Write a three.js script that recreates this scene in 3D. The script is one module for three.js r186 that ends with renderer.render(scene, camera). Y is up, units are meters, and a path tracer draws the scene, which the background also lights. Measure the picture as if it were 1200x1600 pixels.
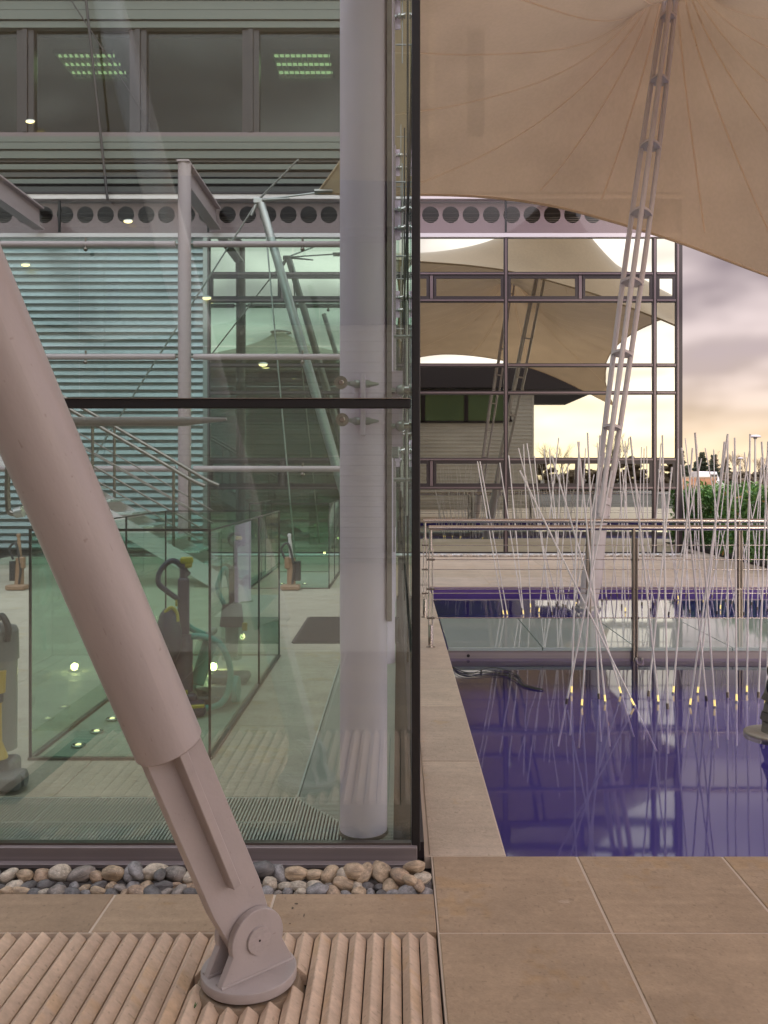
import * as THREE from 'three';
import { mergeGeometries, mergeVertices, toCreasedNormals } from 'three/addons/utils/BufferGeometryUtils.js';
import { RoundedBoxGeometry } from 'three/addons/geometries/RoundedBoxGeometry.js';
import { RectAreaLightUniformsLib } from 'three/addons/lights/RectAreaLightUniformsLib.js';
import { createNoise3D } from 'simplex-noise';

// ------------------------------------------------------------------ camera, sky, sun, exposure
const scene = new THREE.Scene();
const F = 1346, CX = 622, CY = 746, EYE = 1.5;           // focal length and vanishing point in pixels of the 1200 x 1600 picture
const camera = new THREE.PerspectiveCamera(2 * Math.atan(800 / F) * 180 / Math.PI, 0.75, 0.05, 1500);
camera.position.set(0, EYE, 0);
camera.setViewOffset(1200, 1600, 600 - CX, 800 - CY, 1200, 1600);
const renderer = new THREE.WebGLRenderer({ antialias: true });
renderer.setSize(768, 1024);
renderer.toneMapping = THREE.LinearToneMapping;
renderer.toneMappingExposure = 1.52;
renderer.shadowMap.enabled = true;
RectAreaLightUniformsLib.init();

function rng(seed) { let s = seed | 0; return () => { s = (s + 0x6d2b79f5) | 0; let t = Math.imul(s ^ (s >>> 15), 1 | s); t = (t + Math.imul(t ^ (t >>> 7), 61 | t)) ^ t; return ((t ^ (t >>> 14)) >>> 0) / 4294967296; }; }
const R = rng(11), rr = (a, b) => a + (b - a) * R();
const n3 = createNoise3D(rng(5));
const fbm = (x, y, z, o = 4) => { let s = 0, a = 0.5; for (let i = 0; i < o; i++) { s += a * n3(x, y, z); x *= 2.03; y *= 2.03; z *= 2.03; a *= 0.5; } return s; };
const clamp = (v, a = 0, b = 1) => Math.min(b, Math.max(a, v));
const sm = (a, b, v) => { const t = clamp((v - a) / (b - a)); return t * t * (3 - 2 * t); };

const SUN = new THREE.Vector3(0.46, 0.026, 1).normalize();
{
  const W = 1024, H = 512, d = new Float32Array(W * H * 4);
  for (let j = 0; j < H; j++) {
    const el = ((j + 0.5) / H - 0.5) * Math.PI, y = Math.sin(el), c = Math.cos(el), e = el * 180 / Math.PI;
    for (let i = 0; i < W; i++) {
      const az = ((i + 0.5) / W - 0.5) * 2 * Math.PI, x = c * Math.cos(az), z = c * Math.sin(az);
      const q = 1 / (Math.max(y, 0) + 0.16);
      const cl = fbm(x * q * 1.5, z * q * 1.5, 3.1, 5), st = fbm(x * q * 0.8 + 9, z * q * 2.6, 7.7, 4);
      const cloud = clamp(0.46 + 1.0 * cl + 0.75 * st);
      const toSun = clamp((x * SUN.x + z * SUN.z) / Math.max(c, 1e-3) / Math.hypot(SUN.x, SUN.z), -1, 1);
      const west = sm(-0.85, 1.0, toSun);
      const ang = Math.acos(clamp(x * SUN.x + y * SUN.y + z * SUN.z, -1, 1)) * 180 / Math.PI;
      // grey-lavender deck of cloud, paler gaps; a warm strip low down
      const dark = [0.18, 0.145, 0.165], pale = [0.52, 0.435, 0.435];
      const glow = Math.exp(-Math.pow(Math.max(e, 0) / 4.6, 1.6));
      const k = 1 + 2.3 * west;
      const lobe = Math.exp(-Math.pow(ang / 30, 2)) * 0.55;
      for (let b = 0; b < 3; b++) {
        let v = dark[b] + (pale[b] - dark[b]) * cloud;
        const cool = [1.0, 1.07, 1.12][b], warm = [1.32, 1.0, 0.60][b];
        v *= 1 + west * (cool - 1);
        v = v * (1 - 0.8 * glow) + warm * 0.60 * glow;
        v *= (1 + (k - 1) * (1 - 0.75 * glow)) * (1 + sm(13, 45, e) * [1.05, 1.35, 1.5][b]);
        v += lobe * [1.0, 0.83, 0.58][b];
        d[(j * W + i) * 4 + b] = e > -0.2 ? v : [0.16, 0.13, 0.11][b];
      }
      d[(j * W + i) * 4 + 3] = 1;
    }
  }
  const t = new THREE.DataTexture(d, W, H, THREE.RGBAFormat, THREE.FloatType);
  t.mapping = THREE.EquirectangularReflectionMapping; t.magFilter = THREE.LinearFilter; t.needsUpdate = true;
  scene.background = t; scene.environment = t;
}
const sun = new THREE.DirectionalLight(new THREE.Color(1.0, 0.86, 0.68), 0.6);
sun.position.copy(SUN).multiplyScalar(60); sun.castShadow = true; sun.shadow.radius = 24;
Object.assign(sun.shadow.camera, { left: -30, right: 30, top: 30, bottom: -30, near: 1, far: 160 });
sun.shadow.mapSize.set(2048, 2048);
scene.add(sun, sun.target);

// ------------------------------------------------------------------ helpers
const V = (x, y, z) => new THREE.Vector3(x, y, z);
const at = (px, py, D) => V((px - CX) / F * D, EYE - (py - CY) / F * D, -D);          // a point seen at that pixel, D metres away
const onY = (px, py, Y = 0) => at(px, py, F * (EYE - Y) / (py - CY));
const taken = new Map();
function numbered(n) { const k = taken.get(n) ?? 0; taken.set(n, k + 1); return k ? n + '_' + String(k).padStart(3, '0') : n; }
function shadow(o) { o.castShadow = o.receiveShadow = true; return o; }
function thing(name, label, category, pos = [0, 0, 0], group) {
  const o = new THREE.Group(); o.name = numbered(name); o.position.set(...pos); o.userData = { label, category };
  if (group) o.userData.group = group;
  scene.add(o); return o;
}
function part(parent, name, geo, mat, label) {
  const g = Array.isArray(geo) ? mergeGeometries(geo.map(plain)) : geo;
  const m = shadow(new THREE.Mesh(g, mat)); m.name = name;
  if (label) m.userData.label = label;
  parent.add(m); return m;
}
function single(name, geo, mat, label, category, group) { const m = part(scene, numbered(name), geo, mat); m.userData = { label, category }; if (group) m.userData.group = group; return m; }
function struct(name, geo, mat) { const m = part(scene, numbered(name), geo, mat); m.userData = { kind: 'structure' }; return m; }
function plain(g) { let q = g.index ? g.toNonIndexed() : g; for (const k of Object.keys(q.attributes)) if (!['position', 'normal', 'uv'].includes(k)) q.deleteAttribute(k); if (!q.attributes.uv) q.setAttribute('uv', new THREE.BufferAttribute(new Float32Array(q.attributes.position.count * 2), 2)); return q; }
function copy(src, label) { const c = src.clone(); c.name = numbered(src.name.replace(/_\d{3}$/, '')); c.userData = { ...src.userData }; if (label) c.userData.label = label; scene.add(c); return c; }
// world-size uv, one plane per face
function uvm(g, s = 1, ou = 0, ov = 0) {
  g = g.index ? g.toNonIndexed() : g; const p = g.attributes.position, u = new Float32Array(p.count * 2), a = V(), b = V(), c = V(), n = V();
  for (let i = 0; i < p.count; i += 3) {
    a.fromBufferAttribute(p, i); b.fromBufferAttribute(p, i + 1); c.fromBufferAttribute(p, i + 2); n.copy(b).sub(a).cross(c.sub(a));
    const ax = Math.abs(n.x), ay = Math.abs(n.y), az = Math.abs(n.z);
    for (let k = 0; k < 3; k++) { a.fromBufferAttribute(p, i + k); const q = ay >= ax && ay >= az ? [a.x, a.z] : ax >= az ? [a.z, a.y] : [a.x, a.y]; u[(i + k) * 2] = q[0] * s + ou; u[(i + k) * 2 + 1] = q[1] * s + ov; }
  }
  g.setAttribute('uv', new THREE.BufferAttribute(u, 2)); return g;
}
const box = (w, h, d, x = 0, y = 0, z = 0) => new THREE.BoxGeometry(w, h, d).translate(x, y, z);
const span = (x0, x1, y0, y1, z0, z1) => box(x1 - x0, y1 - y0, z1 - z0, (x0 + x1) / 2, (y0 + y1) / 2, (z0 + z1) / 2);
const rbox = (w, h, d, r, x = 0, y = 0, z = 0, s = 2) => new RoundedBoxGeometry(w, h, d, s, r).translate(x, y, z);
function rod(a, b, r0, r1 = r0, seg = 14) {
  const d = b.clone().sub(a), g = new THREE.CylinderGeometry(r1, r0, d.length(), seg);
  g.applyQuaternion(new THREE.Quaternion().setFromUnitVectors(V(0, 1, 0), d.clone().normalize()));
  return g.translate((a.x + b.x) / 2, (a.y + b.y) / 2, (a.z + b.z) / 2);
}
const tube = (pts, r, n = 40, seg = 8, closed = false) => new THREE.TubeGeometry(new THREE.CatmullRomCurve3(pts, closed), n, r, seg, closed);
const lathe = (pts, seg = 28) => new THREE.LatheGeometry(pts.map(([r, y]) => new THREE.Vector2(r, y)), seg);
function extr(pts, depth, bevel = 0) { const s = new THREE.Shape(pts.map(([x, y]) => new THREE.Vector2(x, y))); return new THREE.ExtrudeGeometry(s, { depth, bevelEnabled: bevel > 0, bevelSize: bevel, bevelThickness: bevel, bevelOffset: -bevel, bevelSegments: 1, curveSegments: 16 }); }
// a slab with a chamfered top, 10 faces
function slab(x0, x1, z0, z1, y1, th, c = 0.003) {
  const y0 = y1 - th, q = [[x0, y0, z0], [x1, y0, z0], [x1, y0, z1], [x0, y0, z1], [x0, y1 - c, z0], [x1, y1 - c, z0], [x1, y1 - c, z1], [x0, y1 - c, z1], [x0 + c, y1, z0 + c], [x1 - c, y1, z0 + c], [x1 - c, y1, z1 - c], [x0 + c, y1, z1 - c]];
  const idx = []; const quad = (a, b, cc, d) => idx.push(a, b, cc, a, cc, d);
  quad(8, 11, 10, 9);
  for (let i = 0; i < 4; i++) { const j = (i + 1) % 4; quad(i, i + 4, j + 4, j); quad(i + 4, i + 8, j + 8, j + 4); }
  const p = new Float32Array(idx.length * 3); idx.forEach((k, i) => p.set(q[k], i * 3));
  const g = new THREE.BufferGeometry(); g.setAttribute('position', new THREE.BufferAttribute(p, 3)); g.computeVertexNormals();
  return uvm(g, 1, R() * 7, R() * 7);
}
// tileable value noise for textures
function lattice(seed, n) { const r = rng(seed), a = new Float32Array(n * n); for (let i = 0; i < n * n; i++) a[i] = r(); return (x, y) => { x *= n; y *= n; const xi = Math.floor(x), yi = Math.floor(y), u = x - xi, v = y - yi, s = u * u * (3 - 2 * u), t = v * v * (3 - 2 * v), m = (i) => ((i % n) + n) % n, g = (i, j) => a[m(j) * n + m(i)]; return (g(xi, yi) * (1 - s) + g(xi + 1, yi) * s) * (1 - t) + (g(xi, yi + 1) * (1 - s) + g(xi + 1, yi + 1) * s) * t; }; }
function tex(size, fn, repeat = 1, srgb = true) {
  const d = new Uint8Array(size * size * 4);
  for (let j = 0; j < size; j++) for (let i = 0; i < size; i++) { const c = fn(i / size, j / size), o = (j * size + i) * 4; for (let b = 0; b < 3; b++) d[o + b] = clamp(c[b]) * 255; d[o + 3] = 255; }
  const t = new THREE.DataTexture(d, size, size); t.wrapS = t.wrapT = THREE.RepeatWrapping; t.magFilter = THREE.LinearFilter; t.repeat.set(repeat, repeat); if (srgb) t.colorSpace = THREE.SRGBColorSpace; t.needsUpdate = true; return t;
}
const L8 = lattice(1, 8), L20 = lattice(2, 20), L50 = lattice(3, 50), L120 = lattice(4, 120), L250 = lattice(6, 250), L5 = lattice(8, 5);
// sandstone: blotches, faint bedding, grain and a few rusty or dark specks (values multiply the base colour)
const stoneTex = tex(1024, (u, v) => {
  const b = L8(u, v) * 0.5 + L20(u, v) * 0.3 + L50(u, v) * 0.2, g = L250(u, v) * 0.5 + L120(u, v) * 0.5, bed = L20(u * 0.25, v * 3);
  const m = 0.90 + (b - 0.5) * 0.13 + (g - 0.5) * 0.085 + (bed - 0.5) * 0.05, rust = sm(0.66, 0.9, L8(v, u + 0.3) * 0.6 + L50(u + 0.2, v) * 0.4), spot = sm(0.86, 0.95, L120(u + 0.4, v)) * 0.09;
  return [m - spot, m * (1 - 0.025 * rust) - spot, m * (1 - 0.08 * rust) - spot];
}, 0.7);
const stoneBump = tex(512, (u, v) => { const m = L120(u, v) * 0.5 + L250(u, v) * 0.3 + L20(u, v) * 0.2; return [m, m, m]; }, 1.4, false);
const paintBump = tex(256, (u, v) => { const m = L50(u, v) * 0.5 + L120(u, v) * 0.5; return [m, m, m]; }, 2, false);
const paintTex = tex(512, (u, v) => { const b = L8(u, v) * 0.5 + L20(u, v * 0.5) * 0.5, run = sm(0.62, 0.9, L50(u, v * 0.3)) * 0.035, chip = sm(0.95, 0.99, L120(u, v)) * 0.10, m = 0.94 + (b - 0.5) * 0.08 - run * 0.4 - chip; return [m, m * (1 - chip * 0.25), m * (1 - chip * 0.5)]; }, 1);
const dirtRough = tex(512, (u, v) => { const m = 0.72 + 0.28 * (L8(u, v) * 0.4 + L20(u, v) * 0.3 + L50(u, v) * 0.3); return [m, m, m]; }, 0.5, false);
const waterBump = tex(512, (u, v) => { const m = L5(u, v) * 0.6 + L8(u + 0.3, v) * 0.4; return [m, m, m]; }, 0.35, false);
const fabricTex = tex(512, (u, v) => { const m = 0.93 + (L8(u, v) - 0.5) * 0.05 + (L120(u, v) - 0.5) * 0.03; return [m, m * 0.995, m * 0.985]; }, 0.3);
const metalTex = tex(512, (u, v) => { const m = 0.90 + (L20(u * 0.2, v) - 0.5) * 0.10 + (L120(u, v) - 0.5) * 0.04; return [m, m, m]; }, 0.4);
const pebTex = tex(256, (u, v) => { const m = 0.82 + (L8(u, v) - 0.5) * 0.25 + (L20(u, v) - 0.5) * 0.18 + (L50(u, v) - 0.5) * 0.06, p = sm(0.8, 0.92, L50(u + 0.5, v)) * 0.2; return [m + p, m + p, m + p]; }, 1);

const lin = (r, g, b) => new THREE.Color().setRGB(r, g, b);
const std = (c, roughness = 0.6, metalness = 0, extra = {}) => new THREE.MeshStandardMaterial({ color: lin(...c), roughness, metalness, ...extra });
const phy = (c, roughness, extra = {}) => new THREE.MeshPhysicalMaterial({ color: lin(...c), roughness, ...extra });
const pane = (c, ior = 1.6, extra = {}) => phy(c, 0, { transmission: 1, thickness: 0, ior, side: THREE.DoubleSide, ...extra });
const stone = (c, extra = {}) => std(c, 0.78, 0, { map: stoneTex, bumpMap: stoneBump, bumpScale: 0.0012, roughnessMap: dirtRough, ...extra });
const M = {
  stones: [stone([0.475, 0.34, 0.222]), stone([0.505, 0.365, 0.24]), stone([0.45, 0.32, 0.208])],
  ribs: [stone([0.78, 0.59, 0.435]), stone([0.74, 0.555, 0.41]), stone([0.81, 0.615, 0.455])],
  farstone: [stone([0.66, 0.53, 0.41]), stone([0.74, 0.61, 0.51]), stone([0.63, 0.50, 0.39])],
  floors: [stone([0.55, 0.49, 0.39]), stone([0.575, 0.51, 0.41]), stone([0.53, 0.47, 0.375])],
  grout: std([0.60, 0.50, 0.40], 0.9), darkGrout: std([0.32, 0.28, 0.22], 0.9),
  soil: std([0.035, 0.025, 0.02], 0.95), channel: std([0.045, 0.037, 0.03], 0.9),
  asphalt: std([0.10, 0.085, 0.075], 0.9, 0, { map: stoneTex }),
  mast: std([0.50, 0.44, 0.43], 0.4), paint: std([0.50, 0.44, 0.425], 0.38, 0, { map: paintTex, bumpMap: paintBump, bumpScale: 0.0004, roughnessMap: dirtRough }),
  white: std([0.60, 0.54, 0.55], 0.4), lilac: std([0.84, 0.65, 0.84], 0.35),
  pink: std([0.35, 0.27, 0.28], 0.4), black: std([0.008, 0.008, 0.009], 0.35), gasket: std([0.012, 0.011, 0.012], 0.5),
  bronze: std([0.030, 0.022, 0.025], 0.4, 0.2), cap: std([0.15, 0.11, 0.118], 0.35, 0.3), frame: std([0.34, 0.29, 0.29], 0.45, 0.3, { map: metalTex }),
  steel: std([0.55, 0.50, 0.47], 0.24, 1), darkSteel: std([0.20, 0.17, 0.15], 0.3, 0.9), galv: std([0.42, 0.41, 0.40], 0.4, 0.8),
  glass: pane([0.875, 0.95, 0.905], 2.2), glassBack: pane([0.70, 0.82, 0.785], 1.6), balustrade: pane([0.68, 0.86, 0.765], 1.55), stripGlass: pane([0.75, 0.73, 0.73], 1.42), officeGlass: pane([0.30, 0.37, 0.27], 1.5),
  mirror: std([0.54, 0.565, 0.495], 0.012, 1), violet: std([0.040, 0.024, 0.185], 0.6), coping: std([0.085, 0.035, 0.20], 0.5),
  water: phy([0.78, 0.74, 0.98], 0.04, { transmission: 1, thickness: 0, ior: 1.45, bumpMap: waterBump, bumpScale: 0.002, side: THREE.DoubleSide }),
  deck: phy([0.46, 0.53, 0.48], 0.04, { transmission: 0.25, thickness: 0, ior: 1.7 }),
  fabricDense: phy([0.60, 0.50, 0.39], 0.8, { transmission: 0.04, thickness: 0, ior: 1.35, side: THREE.DoubleSide, map: fabricTex }),  // passes little light, set to keep the second canopy dark beneath
  fabric: phy([0.68, 0.508, 0.342], 0.75, { transmission: 0.24, thickness: 0, ior: 1.35, side: THREE.DoubleSide, map: fabricTex }),
  seam: phy([0.92, 0.74, 0.54], 0.75, { transmission: 0.55, thickness: 0, ior: 1.35, side: THREE.DoubleSide }),
  clad: std([0.42, 0.445, 0.465], 0.40, 0.35, { map: metalTex }), cladB: std([0.74, 0.71, 0.65], 0.5, 0.1, { map: metalTex }),
  spandrel: std([0.105, 0.112, 0.10], 0.5), louvre: std([0.045, 0.043, 0.042], 0.5), dark: std([0.03, 0.03, 0.03], 0.6), voidwall: std([0.30, 0.29, 0.28], 0.8),
  rods: std([0.76, 0.70, 0.68], 0.4), grating: std([0.46, 0.47, 0.42], 0.45, 0.25), mat: std([0.022, 0.02, 0.018], 0.95),
};

// ------------------------------------------------------------------ ground, pool, paving
const POOL = { x0: 0.43, x1: 15, z0: -11.9, z1: -3.416 }, WATER = -0.10;
{
  const s = new THREE.Shape([V(-500, -500), V(500, -500), V(500, 500), V(-500, 500)].map((p) => new THREE.Vector2(p.x, p.y)));
  s.holes.push(new THREE.Path([[POOL.x0 + .002, -POOL.z0 - .002], [POOL.x1 - .002, -POOL.z0 - .002], [POOL.x1 - .002, -POOL.z1 + .002], [POOL.x0 + .002, -POOL.z1 + .002]].map((p) => new THREE.Vector2(...p))));
  struct('ground', uvm(new THREE.ShapeGeometry(s).rotateX(-Math.PI / 2).translate(0, -0.065, 0), 0.4), M.asphalt);
  const p = thing('purple_pool', 'shallow rectangular pool lined in purple, between the glass wall and the far paving', 'pool');
  const t = 0.05;
  part(p, 'pool_floor', span(POOL.x0, POOL.x1, -0.45, -0.40, POOL.z0, POOL.z1), M.violet);
  for (const g of [span(POOL.x0 - t, POOL.x0, -0.45, -0.058, POOL.z0, POOL.z1), span(POOL.x1, POOL.x1 + t, -0.45, -0.058, POOL.z0, POOL.z1), span(POOL.x0 - t, POOL.x1 + t, -0.45, -0.058, POOL.z0 - t, POOL.z0), span(POOL.x0 - t, POOL.x1 + t, -0.45, -0.058, POOL.z1, POOL.z1 + t)]) part(p, 'pool_wall', g, M.violet);
  part(p, 'pool_trim', span(POOL.x0, POOL.x1, WATER - 0.05, -0.02, POOL.z0, POOL.z0 + 0.006), M.coping);
  const w = struct('water', uvm(new THREE.PlaneGeometry(POOL.x1 - POOL.x0 - .004, POOL.z1 - POOL.z0 - .004, 1, 1).rotateX(-Math.PI / 2).translate((POOL.x0 + POOL.x1) / 2, WATER, (POOL.z0 + POOL.z1) / 2), 1), M.water);
}
const TP = 0.5755, J = 0.0045;                                           // slab pitch, half a joint
const paving = struct('paving', [span(0.131, 8, -0.05, -0.004, POOL.z1 + .001, 9), span(-9, 0.10, -0.05, -0.004, -3.105, -2.842), span(-9, -1.92, -0.05, -0.004, -2.842, -1.69), span(-9, 0.10, -0.05, -0.004, -1.69, 9), span(0.105, POOL.x0 - .001, -0.05, -0.004, -17, POOL.z1), span(POOL.x0 - .001, 5.9, -0.05, -0.004, -17, POOL.z0 - .001), span(5.9, 15, -0.05, -0.004, -13.2, POOL.z0 - .001), span(8, 15, -0.05, -0.004, POOL.z1 + .001, 9), span(5.9, 6.12, -0.05, -0.004, -24, -13.2)].map((g) => uvm(g)), M.grout);
{
  const put = (x0, x1, z0, z1, mats) => part(paving, 'paving_slab', slab(x0 + J, x1 - J, z0 + J, z1 - J, 0, 0.045), mats[Math.floor(R() * mats.length)]);
  const X0 = 0.132;
  for (let i = 0; i < 6; i++) for (let k = 0; k < 6; k++) put(X0 + i * TP, X0 + (i + 1) * TP, POOL.z1 + k * TP, POOL.z1 + (k + 1) * TP, M.stones);
  for (let i = 0; i < 6; i++) put(X0 - (i + 1) * TP, X0 - i * TP, -3.108, -2.842, M.stones);
  for (let i = 0; i < 4; i++) for (let k = 0; k < 4; k++) put(X0 - (i + 1) * TP, X0 - i * TP, -1.69 + k * TP, -1.69 + (k + 1) * TP, M.stones);
  let z = POOL.z1; for (const L of [1.14, 1.10, 1.08, 1.10, 1.12, 1.1, 1.1, 1.05]) { put(X0 - 0.012, POOL.x0, z - L, z, M.farstone); z -= L; }   // coping beside the glass wall
  for (const [z0, z1, m] of [[-12.95, -11.9, 1], [-14.05, -12.95, 0], [-15.2, -14.05, 0], [-16.25, -15.2, 2]]) for (let i = 0; i < 9; i++) { const xe = Math.min(X0 + (i + 1) * TP * 2, i * TP * 2 + X0 > 5.8 && z1 < -13.1 ? 6 : 99); if (xe - (X0 + i * TP * 2) > 0.2) put(X0 + i * TP * 2, xe, z0, z1, [M.farstone[m]]); }
}
{
  const stain = (px, py, w, d, seed, mat, name) => { const p = onY(px, py, 0.0012), r = rng(seed), sh = new THREE.Shape(); for (let i = 0; i <= 22; i++) { const a = i / 22 * Math.PI * 2, k = 0.7 + 0.5 * Math.abs(n3(Math.cos(a) * 1.7 + seed, Math.sin(a) * 1.7, 1)); i ? sh.lineTo(Math.cos(a) * w * k, Math.sin(a) * d * k) : sh.moveTo(Math.cos(a) * w * k, Math.sin(a) * d * k); } part(paving, name, uvm(new THREE.ShapeGeometry(sh).rotateX(-Math.PI / 2).translate(p.x, p.y, p.z)), mat); };
  const dk = stone([0.16, 0.115, 0.08]), pl = stone([0.56, 0.42, 0.30]);
  stain(463, 1412, 0.007, 0.006, 3, dk, 'dark_stain'); stain(457, 1419, 0.004, 0.010, 5, dk, 'dark_stain'); stain(475, 1430, 0.003, 0.012, 8, dk, 'dark_stain'); stain(453, 1443, 0.004, 0.004, 9, dk, 'dark_stain');
  stain(882, 1409, 0.026, 0.014, 12, pl, 'worn_patch');
}
// fluted stone strip round the foot of the strut
const FOOT = V(-0.447, 0, -2.583);
{
  const g0 = thing('fluted_paving_strip', 'strip of ridged stone ribs round the foot of the big strut', 'drain paving');
  part(g0, 'drain_bed', span(-1.9, 0.128, -0.075, -0.052, -2.842, -1.69), M.channel);
  const W = TP / 10, prof = (w, h) => { const k = h - 0.024, pts = [[-w / 2, -0.05], [w / 2, -0.05], [w / 2, k], [-0.01 * w, h - 0.0012], [-0.05 * w, h - 0.0002], [-0.09 * w, h - 0.0002], [-0.13 * w, h - 0.0012], [-w / 2, k]]; return pts; };
  const rib = (xc, z0, z1) => { const h = 0.004 + rr(-0.0015, 0.0015), g = extr(prof(W - 0.0042, h), z1 - z0, 0.0012); g.rotateY(rr(-0.0015, 0.0015)).translate(xc, 0, z0); return uvm(g, 1, R() * 5, R() * 5); };
  for (let i = 0; i < 33; i++) {
    const xc = 0.128 - (i + 0.5) * W - 0.001, dx = xc - FOOT.x, rad = 0.150, z0 = -2.838 + rr(0, 0.004), mat = M.ribs[Math.floor(R() * 3)];
    if (Math.abs(dx) < rad) { const h = Math.sqrt(rad * rad - dx * dx); if (FOOT.z - h - z0 > 0.02) part(g0, 'rib', rib(xc, z0, FOOT.z - h), mat); part(g0, 'rib', rib(xc, FOOT.z + h, -1.70), mat); }
    else part(g0, 'rib', rib(xc, z0, -1.70), mat);
  }
  part(g0, 'mortar_bed', new THREE.CylinderGeometry(0.15, 0.17, 0.05, 40).translate(FOOT.x, -0.032, FOOT.z), std([0.40, 0.30, 0.21], 0.95, 0, { map: stoneTex }));
}
{ // a weed and lichen specks near the foot
  const leafS = new THREE.Shape(); leafS.moveTo(0, 0); leafS.quadraticCurveTo(0.004, 0.006, 0, 0.016); leafS.quadraticCurveTo(-0.004, 0.006, 0, 0);
  const w = thing('weed', 'tiny green weed between the stone ribs below the round base plate', 'weed', onY(304, 1575, -0.01).toArray());
  for (let i = 0; i < 6; i++) part(w, 'leaf', new THREE.ShapeGeometry(leafS, 5).rotateX(-0.7 - 0.5 * R()).rotateY(i * 1.1), std([0.05, 0.13, 0.03], 0.7, 0, { side: THREE.DoubleSide }));
  part(w, 'stem', new THREE.CylinderGeometry(0.0012, 0.0016, 0.014, 6).translate(0, -0.003, 0), std([0.06, 0.12, 0.03], 0.7));
}

// ------------------------------------------------------------------ far building (reflecting glazing, corrugated wing, office storey)
const ZF = -16.5, fx = (px) => (px - CX) / F * 16.5, fy = (py) => EYE - (py - CY) / F * 16.5;
const far = thing('office_building', 'long office building with mirror glazing, corrugated wing and a lit upper storey', 'building', [0, 0, 0]);
{
  const xs = [326, 558, 790, 1022, 1058].map(fx), rows = [[372, 427], [430, 469], [471, 570], [572, 613], [615, 717], [719, 761], [763, 862]].map((r) => r.map(fy));
  const geo = new THREE.PlaneGeometry(1, 1);
  const pn = (x0, x1, y0, y1, z = ZF + 0.01) => { const m = part(far, 'glass_pane', geo, M.mirror); m.scale.set(x1 - x0, y1 - y0, 1); m.position.set((x0 + x1) / 2, (y0 + y1) / 2, z); m.rotation.set(rr(-1, 1) * 0.0012, rr(-1, 1) * 0.0016, 0); };
  const bar = (x0, x1, y0, y1) => { part(far, 'glazing_bar', span(x0, x1, y0, y1, ZF - 0.02, ZF + 0.045), M.bronze); const hor = x1 - x0 > y1 - y0, q = 0.30; part(far, 'bar_cap', hor ? span(x0, x1, y0 + (y1 - y0) * q, y1 - (y1 - y0) * q, ZF + 0.045, ZF + 0.062) : span(x0 + (x1 - x0) * q, x1 - (x1 - x0) * q, y0, y1, ZF + 0.045, ZF + 0.063), M.cap); };
  rows.forEach(([yt, yb], r) => {
    for (let b = 0; b < 4; b++) {
      if (r === 1 || r === 5) {                                          // rows of opening lights: two per bay, each in its own frame
        const n = b < 3 ? 2 : 1, w = (xs[b + 1] - xs[b]) / n;
        for (let k = 0; k < n; k++) {
          const x0 = xs[b] + k * w + 0.045, x1 = xs[b] + (k + 1) * w - 0.045, y0 = yb + 0.02, y1 = yt - 0.02, f = 0.05;
          part(far, 'opening_frame', [span(x0, x1, y1 - f, y1, ZF, ZF + 0.04), span(x0, x1, y0, y0 + f, ZF, ZF + 0.04), span(x0, x0 + f, y0 + f, y1 - f, ZF, ZF + 0.04), span(x1 - f, x1, y0 + f, y1 - f, ZF, ZF + 0.04)], M.bronze);
          pn(x0 + f, x1 - f, y0 + f, y1 - f, ZF + 0.02);
          if (k) part(far, 'glazing_bar', span(x0 - 0.075, x0 - 0.015, y0, y1, ZF - 0.01, ZF + 0.05), M.cap);
        }
      } else pn(xs[b], xs[b + 1], yb, yt);
    }
  });
  const hw = 0.04, yBot = fy(862), yTop = fy(370);
  xs.forEach((x) => bar(x - hw, x + hw, yBot, yTop - 0.04));
  for (const py of [428.5, 470, 571, 614, 718, 762]) for (let b = 0; b < 4; b++) bar(xs[b] + hw + .002, xs[b + 1] - hw - .002, fy(py) - 0.035, fy(py) + 0.035);
  part(far, 'sill', span(xs[0], xs[4] + 0.04, yBot - 0.09, yBot - 0.002, ZF - 0.1, ZF + 0.05), M.bronze);
  part(far, 'head_rail', span(-11, xs[4] + 0.05, fy(372), fy(366), ZF - 0.02, ZF + 0.08), M.white);
  part(far, 'return_wall', span(xs[4] + 0.04, xs[4] + 0.09, 0, 6.9, ZF - 9, ZF + 0.04), M.bronze);
  part(far, 'foot_rail', rod(V(fx(326), fy(867), ZF + 0.16), V(fx(1058), fy(867), ZF + 0.16), 0.045), M.galv);
  // eaves beam with round openings behind a glass strip
  const bx0 = -11, bx1 = xs[4] + 0.03, y0 = fy(366), y1 = fy(314), cy = fy(332), pitch = 32 * 16.5 / F;
  const s = new THREE.Shape([[bx0, y0 + .02], [bx1, y0 + .02], [bx1, y1], [bx0, y1]].map((p) => new THREE.Vector2(...p)));
  for (let x = fx(673) - 28 * pitch; x < bx1 - 0.3; x += pitch) if (x > bx0 + 0.3) { const h = new THREE.Path(); h.absarc(x, cy, 0.163, 0, Math.PI * 2, true); s.holes.push(h); }
  part(far, 'cellular_beam', new THREE.ExtrudeGeometry(s, { depth: 0.02, bevelEnabled: false, curveSegments: 14 }).translate(0, 0, ZF - 0.16), M.pink);
  part(far, 'plenum', [span(bx0, bx1, y0, y1, ZF - 4.05, ZF - 4), span(bx0, bx1, y0 - .05, y0, ZF - 4, ZF - 0.17), span(bx0, bx1, y1 + .01, y1 + .06, ZF - 4, ZF - 0.1), span(bx1 - .04, bx1, y0, y1, ZF - 4, ZF - 0.2), span(bx0, bx0 + .04, y0, y1, ZF - 4, ZF - 0.2)], M.voidwall);
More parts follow.
